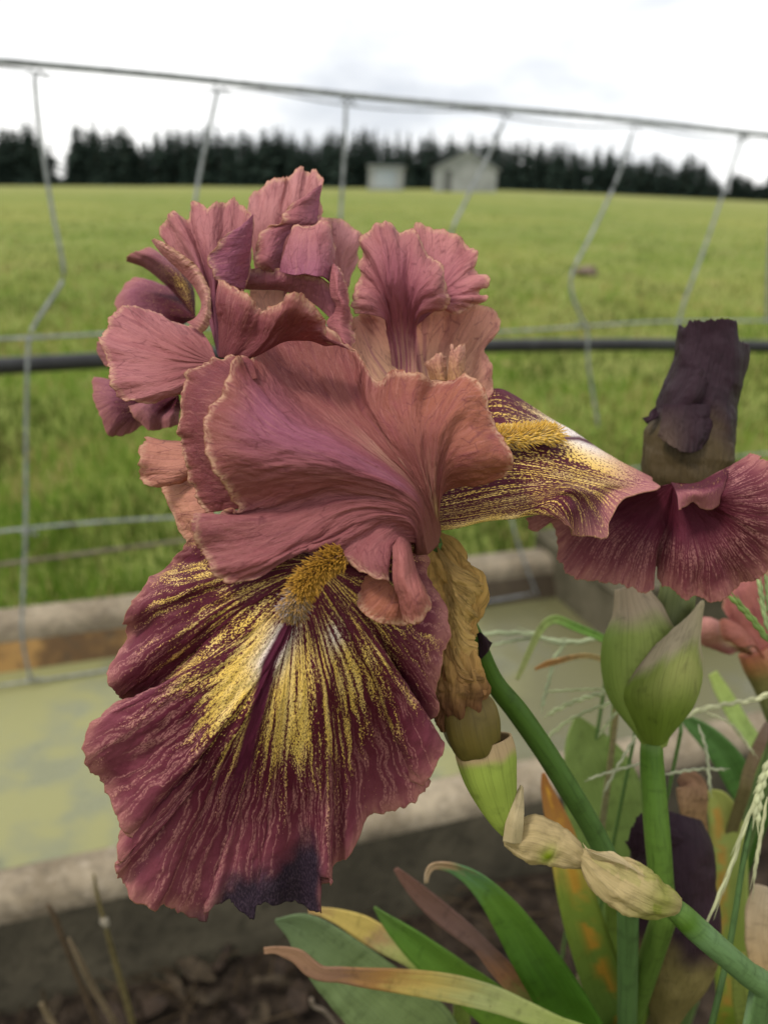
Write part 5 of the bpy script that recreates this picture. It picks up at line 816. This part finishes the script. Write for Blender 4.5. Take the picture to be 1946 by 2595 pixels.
# ================================================================== LEAVES
def leaf(label, zm, pts, base, tint, tilt=0., vee=.15, group=None, wav=0., rb=.012, seed=1, mat=None, name='iris_leaf', cat='leaf', th=.0007, tailw=None):
    p = pts[-1]; last = PX(*zm(p), p[2]*.001); sc = zm((1, 0))[0]-zm((0, 0))[0]; r0 = tailw or p[3]*sc*p[2]*.001/F
    bx_, by_ = base; b = Bag(); blade(b, zm, pts, tail=ground_tail(last, bx_, by_, r0, rb), tilt=tilt, vee=vee, tint=tint, wav=wav, seed=seed, ns=110)
    o = link(name, b.mesh(), mat or LEAF); solid(o, th); tag(o, label, cat, group); return o
G1 = (.062, .140, .012); G2 = (.135, .235, .022); G3 = (.32, .39, .10); BG = (.155, .21, .075); YL = (.60, .46, .13); RU = (.30, .12, .03); DB = (.14, .075, .055); YG = (.23, .31, .04)
leaf('broad dusty blue-green leaf beneath the pale leaf with a curled dry tip', Z8, [(180, 520, 300, 6), (300, 560, 300, 90), (420, 660, 300, 140), (560, 790, 300, 175), (700, 920, 300, 190), (850, 1060, 300, 200)], (.05, .30), grad([(0, (.12, .17, .08)), (.3, BG), (1, (.15, .26, .10))]), tilt=.15, rb=.016, seed=1)
leaf('pale green leaf whose dry brown tip is twisted', Z8, [(128, 662, 268, 14), (180, 658, 268, 16), (230, 668, 268, 26), (290, 690, 268, 36), (345, 740, 268, 40), (400, 768, 268, 36), (480, 772, 268, 38), (600, 785, 268, 48), (800, 805, 268, 60), (1000, 835, 268, 66), (1180, 880, 268, 62), (1350, 945, 268, 52), (1500, 1010, 268, 45), (1640, 1075, 268, 45)], (.10, .24), grad([(0, (.33, .19, .11)), (.075, (.24, .13, .08)), (.115, (.42, .22, .07)), (.155, (.62, .46, .13)), (.21, (.48, .50, .20)), (.3, G3), (1, G2)]), tilt=.05, vee=.1, seed=2, wav=.15)
leaf('leaf with a yellow dying tip next to the bright green blade', Z8, [(335, 478, 310, 8), (400, 482, 310, 20), (480, 505, 310, 34), (580, 550, 310, 52), (680, 610, 310, 54), (780, 670, 310, 46), (900, 750, 310, 40), (1050, 870, 311, 40)], (.08, .33), grad([(0, (.42, .24, .12)), (.05, YL), (.11, YL), (.135, (.45, .30, .14)), (.165, (.50, .48, .18)), (.22, G3), (1, G2)]), tilt=-.2, seed=3)
leaf('bright green sword leaf with a sharp tip above the pale leaf', Z8, [(642, 458, 296, 4), (700, 515, 296, 30), (790, 590, 296, 60), (900, 680, 296, 82), (1030, 780, 296, 95), (1180, 890, 296, 105), (1320, 1010, 296, 110), (1450, 1130, 297, 110)], (.12, .31), grad([(0, (.10, .17, .04)), (.06, (.10, .21, .03)), (.3, G2), (1, G1)]), tilt=.25, vee=.25, seed=4)
leaf('leaf with a withered chocolate-brown end between the green blades', Z8, [(740, 278, 288, 10), (790, 330, 288, 28), (870, 410, 288, 44), (960, 490, 288, 50), (1060, 570, 288, 46), (1140, 640, 288, 40), (1220, 730, 288, 48), (1310, 830, 288, 50), (1400, 930, 289, 50), (1500, 1060, 290, 50)], (.13, .30), grad([(0, (.16, .08, .06)), (.05, DB), (.16, (.20, .12, .10)), (.205, (.34, .16, .08)), (.24, (.22, .20, .06)), (.3, (.12, .17, .04)), (1, G1)]), tilt=.1, seed=5, wav=.2)
leaf('dark green arching leaf with a bent-over dry tip', Z8, [(884, 345, 280, 8), (890, 300, 280, 12), (912, 268, 280, 16), (960, 262, 280, 20), (1030, 280, 280, 30), (1110, 325, 280, 46), (1200, 410, 280, 66), (1300, 540, 280, 90), (1400, 690, 280, 108), (1500, 850, 281, 118), (1590, 1010, 282, 122), (1680, 1180, 283, 120)], (.13, .28), grad([(0, (.55, .42, .28)), (.035, (.40, .26, .14)), (.055, (.12, .24, .10)), (.1, (.12, .24, .03)), (.2, (.055, .140, .012)), (1, G1)]), tilt=.3, vee=.3, seed=6)
RUSTY = bmat('rust_spotted_leaf', .5, .16, .2, 22, .3, .25, .0005, 1.5, (.33, .11, .02))
leaf('yellow-green leaf with a streak of orange rust spots', Z7, [(605, 110, 302, 8), (618, 180, 302, 26), (650, 280, 302, 46), (690, 400, 302, 62), (725, 560, 302, 78), (770, 740, 302, 92), (820, 900, 302, 98), (880, 1080, 303, 102), (950, 1290, 304, 104)], (.14, .37), lambda u, s: (lambda c: c+(np.array((.62, .33, .04))-c)*np.clip(1.3*gs(u, .15, .30)*ss(fbm2(u*1.5+4, s*55, 12, 3)+.15, -.05, .25), 0, .9)[..., None])(grad([(0, (.30, .11, .03)), (.07, (.42, .20, .05)), (.11, (.50, .38, .07)), (.16, YG), (.3, (.20, .32, .06)), (1, G2)])(u, s)), tilt=-.1, mat=RUSTY, seed=7)
leaf('wide green leaf standing behind the rust-spotted one', Z7, [(760, -160, 372, 8), (790, -60, 372, 90), (850, 100, 372, 165), (900, 300, 372, 195), (940, 500, 372, 200), (980, 760, 373, 190), (1010, 1000, 374, 180)], (.13, .44), grad([(0, (.22, .30, .08)), (.2, (.19, .28, .07)), (1, G1)]), seed=8, rb=.018)
leaf('green leaf close behind the upright stalk, left of the dark bud', Z7, [(930, 560, 330, 20), (945, 640, 330, 50), (965, 800, 330, 70), (985, 1000, 331, 78), (1000, 1250, 332, 80)], (.14, .41), grad([(0, (.20, .29, .05)), (1, (.14, .23, .03))]), seed=9)
leaf('yellowing leaf with rust streaks beside the dark wilted bud', Z7, [(1380, 190, 336, 6), (1420, 230, 336, 50), (1455, 330, 336, 74), (1470, 480, 336, 80), (1475, 700, 337, 80), (1480, 950, 338, 78), (1490, 1250, 339, 78)], (.19, .42), lambda u, s: (lambda c: c+(np.array((.50, .26, .05))-c)*np.clip(1.1*gs(u, -.45, .3)*ss(fbm2(u*1.5+4, s*45, 15, 3), -.05, .25), 0, .85)[..., None])(grad([(0, (.34, .36, .09)), (.1, (.30, .36, .09)), (.3, YG), (1, G2)])(u, s)), tilt=.2, mat=RUSTY, seed=10)
leaf('deep green leaf slanting behind the fat spathe', ZC, [(760, 1560, 372, 20), (850, 1640, 372, 60), (1000, 1760, 372, 95), (1150, 1930, 372, 115), (1280, 2150, 373, 120), (1400, 2400, 374, 120)], (.22, .50), grad([(0, (.10, .20, .06)), (.2, (.07, .16, .035)), (1, G1)]), tilt=.3, vee=.25, seed=11)
leaf('lime green leaf broken over beneath the coral iris', ZC, [(1035, 1210, 392, 40), (1100, 1340, 392, 62), (1180, 1480, 392, 72), (1270, 1640, 392, 78), (1390, 1800, 393, 70), (1500, 1950, 394, 66)], (.26, .52), grad([(0, (.34, .42, .11)), (.2, (.30, .40, .12)), (1, G2)]), tilt=-.2, seed=12)
leaf('brown dead leaf leaning at the edge of the iris clump', ZC, [(1518, 1640, 322, 26), (1470, 1760, 322, 44), (1410, 1900, 322, 48), (1350, 2060, 322, 50), (1310, 2220, 323, 50)], (.20, .40), grad([(0, (.24, .17, .13)), (.1, (.17, .11, .07)), (.3, (.20, .16, .07)), (1, (.16, .14, .06))]), tilt=.2, seed=13)
leaf('straw-coloured rolled dead leaf by the lower right stalk', Z7, [(1640, 640, 300, 40), (1620, 760, 300, 60), (1610, 880, 300, 62), (1640, 1000, 300, 70), (1650, 1250, 301, 70)], (.24, .38), grad([(0, (.50, .40, .27)), (.2, (.44, .30, .15)), (1, (.25, .16, .08))]), tilt=.3, wav=.5, seed=14)
leaf('narrow yellow-green leaf rising between the bud and the dead leaf', Z7, [(1545, 950, 318, 6), (1520, 1030, 318, 26), (1525, 1150, 318, 36), (1540, 1300, 319, 40)], (.20, .40), grad([(0, (.45, .40, .12)), (.1, (.30, .36, .08)), (1, G2)]), seed=15)
leaf('shrivelled pink-brown petal strip hanging by the yellowing leaf', Z7, [(1240, 165, 322, 22), (1290, 158, 320, 64), (1300, 230, 319, 70), (1310, 330, 320, 60), (1340, 430, 322, 40), (1370, 520, 324, 24)], (.17, .42), grad([(0, (.36, .19, .13)), (.06, (.45, .27, .15)), (.2, (.40, .24, .10)), (.3, (.3, .22, .1)), (1, (.2, .16, .07))]), mat=DRY, wav=.4, seed=16, rb=.004, name='withered_petal', cat='petal', tailw=.0025)

# ================================================================== WILD GRASS, DEAD STALKS, LITTER
ZA = zmap(1150, 1300, 500, 1659); ZB = zmap(0, 2100, 1000, 1659)
STRAW = (.44, .40, .22); PALE = (.42, .46, .25); GG = (.20, .30, .08)
leaf('green grass blade folded sharply over above the trough water', ZA, [(530, 1400, 330, 14), (580, 1290, 330, 22), (650, 1130, 330, 26), (725, 985, 330, 30), (790, 915, 330, 34), (870, 895, 330, 36), (1000, 950, 330, 34), (1240, 1050, 330, 32), (1400, 1150, 331, 30)], (.20, .46), grad([(0, (.38, .40, .16)), (.12, (.30, .36, .12)), (.2, (.16, .30, .06)), (1, G2)]), seed=17, rb=.003, name='grass_blade', cat='grass', tailw=.0022, vee=.3)
leaf('dry orange grass blade pointing out from behind the fat spathe', ZA, [(680, 1315, 318, 10), (740, 1285, 318, 18), (800, 1262, 318, 26), (860, 1248, 318, 24), (1020, 1208, 318, 20), (1150, 1205, 318, 22), (1260, 1240, 318, 22), (1400, 1310, 319, 22)], (.19, .45), grad([(0, (.55, .27, .09)), (.1, (.52, .30, .12)), (.2, (.48, .36, .15)), (1, STRAW)]), seed=18, rb=.003, name='grass_blade', cat='grass', tailw=.002, mat=DRY, wav=.4)
def wild_grass(label, node, base, strokes, col, seed, culm=(.10, .18, .05)):
    nx, ny, nd = node; g = thing('wild_grass', label, 'grass', None, (base[0], base[1], 0)); b = Bag(); last = PX(nx, ny, nd*.001)
    tube(b, ZS, [(nx, ny-6, nd, 3), (nx, ny, nd, 4), (nx+2, ny+30, nd, 5)], ns=30, nr=8, tail=ground_tail(last, base[0], base[1], .0009, .0011), tint=culm); part('culm', b, STEM, g)
    for k, (zm, pts) in enumerate(strokes):
        b = Bag(); q = [(*zm((p[0], p[1])), p[2], p[3]*(zm((1, 0))[0]-zm((0, 0))[0])) for p in pts]
        rs_ = np.random.RandomState(seed+k)
        # a spikelet: overlapping florets along the stroke, each ending in a fine awn
        A = spline(np.array([[*q_[:3]] for q_ in q]), 14); hwid = max(q_[3] for q_ in q)
        tube(b, ZS, [(*a, max(1.2, hwid*.25)) for a in A[::-1][::3]], ns=24, nr=6, tint=col)
        for i in range(1, 13):
            d_ = A[i]-A[i-1]; n_ = np.array([-d_[1], d_[0], 0])/(np.hypot(d_[0], d_[1])+1e-6); sd_ = (1 if i % 2 else -1); L_ = np.hypot(d_[0], d_[1])
            e = A[i]+d_*1.2+n_*sd_*hwid*.3; e2 = e+d_*1.3+n_*sd_*hwid*rs_.uniform(.0, .5)
            tube(b, ZS, [(*A[i-1], 1.), (*(.5*A[i]+.5*e+n_*sd_*hwid*.2), hwid*.72), (*e, hwid*.30), (*e2, .6)], ns=14, nr=6, tint=tuple(np.array(col)*rs_.uniform(.75, 1.2)))
        part('spikelet', b, SPATHE, g)
wild_grass('seeding wild grass with pale spikelets fanned out beside the fat spathe', (1612, 1800, 300), (.16, .42), [(ZA, [(1330, 1500, 300, 12), (1150, 1540, 298, 22), (1000, 1590, 296, 24), (800, 1685, 294, 14)]), (ZA, [(1370, 1580, 300, 12), (1130, 1665, 300, 18), (960, 1750, 300, 18), (770, 1900, 300, 12)]), (ZA, [(1390, 1640, 302, 10), (1330, 1720, 302, 16), (1220, 1860, 302, 12)]), (ZA, [(1340, 1480, 304, 8), (1080, 1485, 306, 12), (800, 1500, 308, 8)])], PALE, 200)
wild_grass('thin wild grass with faded spikelets arching over the trough water', (1540, 1640, 345), (.17, .48), [(ZA, [(1250, 1060, 345, 8), (900, 1085, 345, 14), (650, 1020, 346, 22), (250, 1010, 348, 16)]), (ZA, [(960, 1080, 345, 8), (860, 1200, 345, 18), (800, 1400, 345, 18), (740, 1620, 346, 10)]), (ZA, [(1000, 1070, 346, 8), (640, 1060, 348, 14), (340, 1105, 350, 10)])], (.38, .43, .26), 230)
wild_grass('wild grass with one long straw-coloured spikelet reaching past the coral iris', (1722, 1826, 300), (.20, .42), [(ZC, [(760, 1612, 300, 14), (900, 1545, 299, 26), (1100, 1492, 298, 24), (1380, 1440, 298, 16), (1518, 1392, 298, 10)]), (ZC, [(980, 1545, 304, 8), (1200, 1660, 304, 12), (1390, 1900, 305, 8)])], (.50, .50, .30), 260)
wild_grass('wild grass with spikelets crossing behind the upright green stalk', (1640, 1985, 292), (.15, .40), [(ZC, [(450, 1985, 292, 8), (200, 2050, 291, 14), (-20, 2120, 290, 10)]), (ZC, [(400, 1710, 292, 6), (300, 1880, 291, 12), (200, 2050, 290, 16), (110, 2220, 290, 10)]), (ZC, [(620, 2085, 292, 10), (900, 2042, 291, 16), (1130, 2042, 290, 10)]), (ZC, [(915, 1650, 292, 6), (975, 1850, 290, 14), (1000, 2040, 289, 18), (1015, 2220, 289, 10)])], (.46, .47, .31), 290)
g5 = thing('wild_grass', 'tall wild grass with green awned spikelets at the clump edge', 'grass', None, (.165, .26, 0))
b = Bag(); last = PX(*Z7((1390, 1300)), .25); tube(b, Z7, [(1680, -60, 246, 8), (1640, 120, 247, 10), (1560, 420, 248, 13), (1480, 900, 249, 14), (1390, 1300, 250, 15)], ns=50, nr=10, tail=ground_tail(last, .165, .26, .001, .0012), tint=(.06, .11, .035)); part('culm', b, STEM, g5)
for k, (zm, pts, c_) in enumerate([(ZC, [(1560, 990, 246, 14), (1480, 880, 246, 34), (1380, 750, 246, 30), (1210, 560, 246, 8)], (.22, .32, .09)), (ZC, [(1530, 900, 247, 14), (1480, 680, 247, 26), (1440, 420, 247, 8)], (.36, .44, .20)), (ZC, [(1560, 880, 247, 12), (1520, 640, 247, 22), (1500, 380, 247, 8)], (.30, .38, .16)), (Z7, [(1668, 40, 246, 10), (1625, 170, 246, 24), (1600, 330, 246, 8)], (.50, .52, .30)), (Z7, [(1650, 110, 246, 6), (1560, 330, 246, 12), (1480, 560, 246, 10), (1400, 740, 246, 5)], (.46, .47, .27)), (Z7, [(1655, 220, 246, 6), (1620, 420, 246, 10), (1590, 600, 246, 5)], (.46, .46, .27))]):
    b = Bag(); rs_ = np.random.RandomState(300+k); q = [(*zm((p[0], p[1])), p[2], p[3]*(zm((1, 0))[0]-zm((0, 0))[0])) for p in pts]; A = spline(np.array([[*q_[:3]] for q_ in q]), 12); hwid = max(q_[3] for q_ in q)
    tube(b, ZS, [(*a, max(1.2, hwid*.3)) for a in A[::-1][::3]], ns=24, nr=6, tint=c_)
    for i in range(1, 11):
        d_ = A[i]-A[i-1]; n_ = np.array([-d_[1], d_[0], 0])/(np.hypot(d_[0], d_[1])+1e-6); sd_ = (1 if i % 2 else -1); e = A[i]+d_*1.5+n_*sd_*hwid*.4; e2 = e+d_*2.4+n_*sd_*hwid*rs_.uniform(.0, .8)
        tube(b, ZS, [(*A[i-1], 1.), (*(.5*A[i]+.5*e+n_*sd_*hwid*.2), hwid*.65), (*e, hwid*.28), (*e2, .6)], ns=14, nr=6, tint=tuple(np.array(c_)*rs_.uniform(.75, 1.2)))
    part('spikelet', b, SPATHE, g5)
def stalk(label, zm, pts, base, tint=(.17, .12, .07), head=None):
    b = Bag(); p = pts[-1]; last = PX(*zm(p), p[2]*.001); r = p[3]*(zm((1, 0))[0]-zm((0, 0))[0])*p[2]*.001/F; tube(b, zm, pts, ns=50, nr=8, tail=ground_tail(last, base[0], base[1], r, r*1.1), tint=tint)
    t_ = thing('dead_stalk', label, 'stalk', None, (base[0], base[1], 0)); part('stem', b, DRY, t_)
    if head: b = Bag(); tube(b, zm, head, ns=16, nr=10, rough=.4, tint=(.33, .29, .22)); part('seed_head', b, DRY, t_)
def gb(x, y): q = ONZ(x, y, .02); return (q[0], q[1])
stalk('thin dead brown stalk leaning in front of the trough, dark at its top', ZB, [(205, 320, 560, 8), (235, 380, 565, 12), (280, 500, 575, 11), (340, 650, 590, 11), (410, 830, 610, 11)], gb(280, 2720), (.13, .09, .055))
stalk('pale dead stalk beside the dark-topped one', ZB, [(290, 460, 560, 6), (330, 540, 565, 12), (400, 680, 580, 13), (490, 830, 600, 14)], gb(330, 2720), (.24, .18, .11))
stalk('dead stalk with a small pale seed head against the trough', ZB, [(395, 190, 540, 5), (415, 300, 545, 9), (440, 390, 550, 9), (480, 540, 565, 12), (520, 680, 580, 13), (560, 830, 600, 13)], gb(350, 2720), (.20, .16, .07), [(425, 360, 549, 4), (438, 385, 549, 16), (446, 400, 549, 14), (450, 420, 550, 4)])
stalk('short broken dead stalk at the foot of the trough', ZB, [(175, 735, 600, 10), (205, 790, 605, 14), (240, 850, 610, 14)], gb(160, 2720), (.25, .19, .11))
stalk('pale crooked dead twig beside the broad dusty leaf', ZB, [(1310, 715, 520, 8), (1318, 745, 522, 8), (1360, 765, 525, 8), (1400, 810, 530, 8), (1430, 860, 535, 8)], gb(880, 2720), (.30, .24, .18))
LIT = [mat_simple('dead_leaf_%s' % k, c1, c2, 60., .85, .002) for k, c1, c2 in (('tan', (.055, .040, .024), (.022, .016, .010)), ('brown', (.04, .026, .017), (.02, .014, .01)))]
def dead_leaf(seed, L, wd):
    rs_ = np.random.RandomState(seed); n, w = 18, 7; s_ = np.linspace(0, 1, n); x = np.linspace(-1, 1, w); X_, S_ = np.meshgrid(x, s_, indexing='ij'); hw_ = wd*np.sin(np.pi*np.clip(S_*.94+.03, 0, 1))**.7
    P = np.stack([X_*hw_*(1+.2*fbm1(S_[0]*9, seed, 3))[None], (S_-.5)*L, .25*wd*X_**2+.010*np.sin(S_*4+seed)+.012*fbm2(X_*1.5+4, S_*4, seed, 2)+.012], -1); b = Bag(); b.grid(P); return b.mesh()
dls = [dead_leaf(s_, random.uniform(.05, .09), random.uniform(.010, .020)) for s_ in range(6)]
for dl in dls[:3]: dl.materials.append(LIT[0])
for dl in dls[3:]: dl.materials.append(LIT[1])
for k, (x, y, mi) in enumerate([(450, 2500, 0), (500, 2470, 1), (520, 2530, 2), (690, 2500, 0), (760, 2540, 4), (620, 2570, 3), (380, 2560, 4), (840, 2480, 1), (120, 2580, 2), (950, 2560, 5), (300, 2590, 5), (560, 2440, 3), (720, 2450, 5), (650, 2590, 1), (880, 2590, 2), (1050, 2500, 4), (1180, 2430, 3), (1250, 2330, 5), (1120, 2560, 0), (1330, 2420, 4)]):
    q = ONZ(x, y, .03); o = link('dead_leaf', dls[mi]); o.scale = (.75, .75, .75); o.location = (q[0], q[1], .028); o.rotation_euler = (random.uniform(-.3, .3), random.uniform(-.3, .3), random.uniform(0, 6.28)); solid(o, .0006)
    tag(o, 'tan curled dead leaf lying on the dark soil by the trough' if mi < 3 else 'dark brown dead leaf lying on the dark soil by the trough', 'leaf', 'tan dead leaves on the soil' if mi < 3 else 'brown dead leaves on the soil')
# straw and twig litter, too small to count
rs_ = np.random.RandomState(5); b = Bag(); V = []; Fc = []; T = []
for i in range(1500):
    s_, q_ = rs_.uniform(-1., 1.6), TW+.04+rs_.uniform(0, .7)**1.2; c0 = TP(s_, q_, .035+rs_.uniform(0, .02)); a = rs_.uniform(0, 6.28); L = rs_.uniform(.015, .07); d_ = np.array([math.cos(a), math.sin(a), rs_.uniform(-.25, .25)])*L*.5; w_ = np.array([-math.sin(a), math.cos(a), 0])*rs_.uniform(.0006, .002); n0 = len(V)
    V += [c0-d_-w_, c0-d_+w_, c0+d_+w_, c0+d_-w_, c0-d_+[0, 0, .002], c0+d_+[0, 0, .002]]; Fc += [(n0, n0+3, n0+5, n0+4), (n0+4, n0+5, n0+2, n0+1)]; c_ = np.array([.06, .043, .026])*rs_.uniform(.3, 1.4); T += [c_]*6
b.tris(V, np.array(Fc), tint=np.array(T)); tag(link('litter', b.mesh(False), GRASS), 'straw and twig litter scattered over the dark soil', 'litter', kind='stuff')
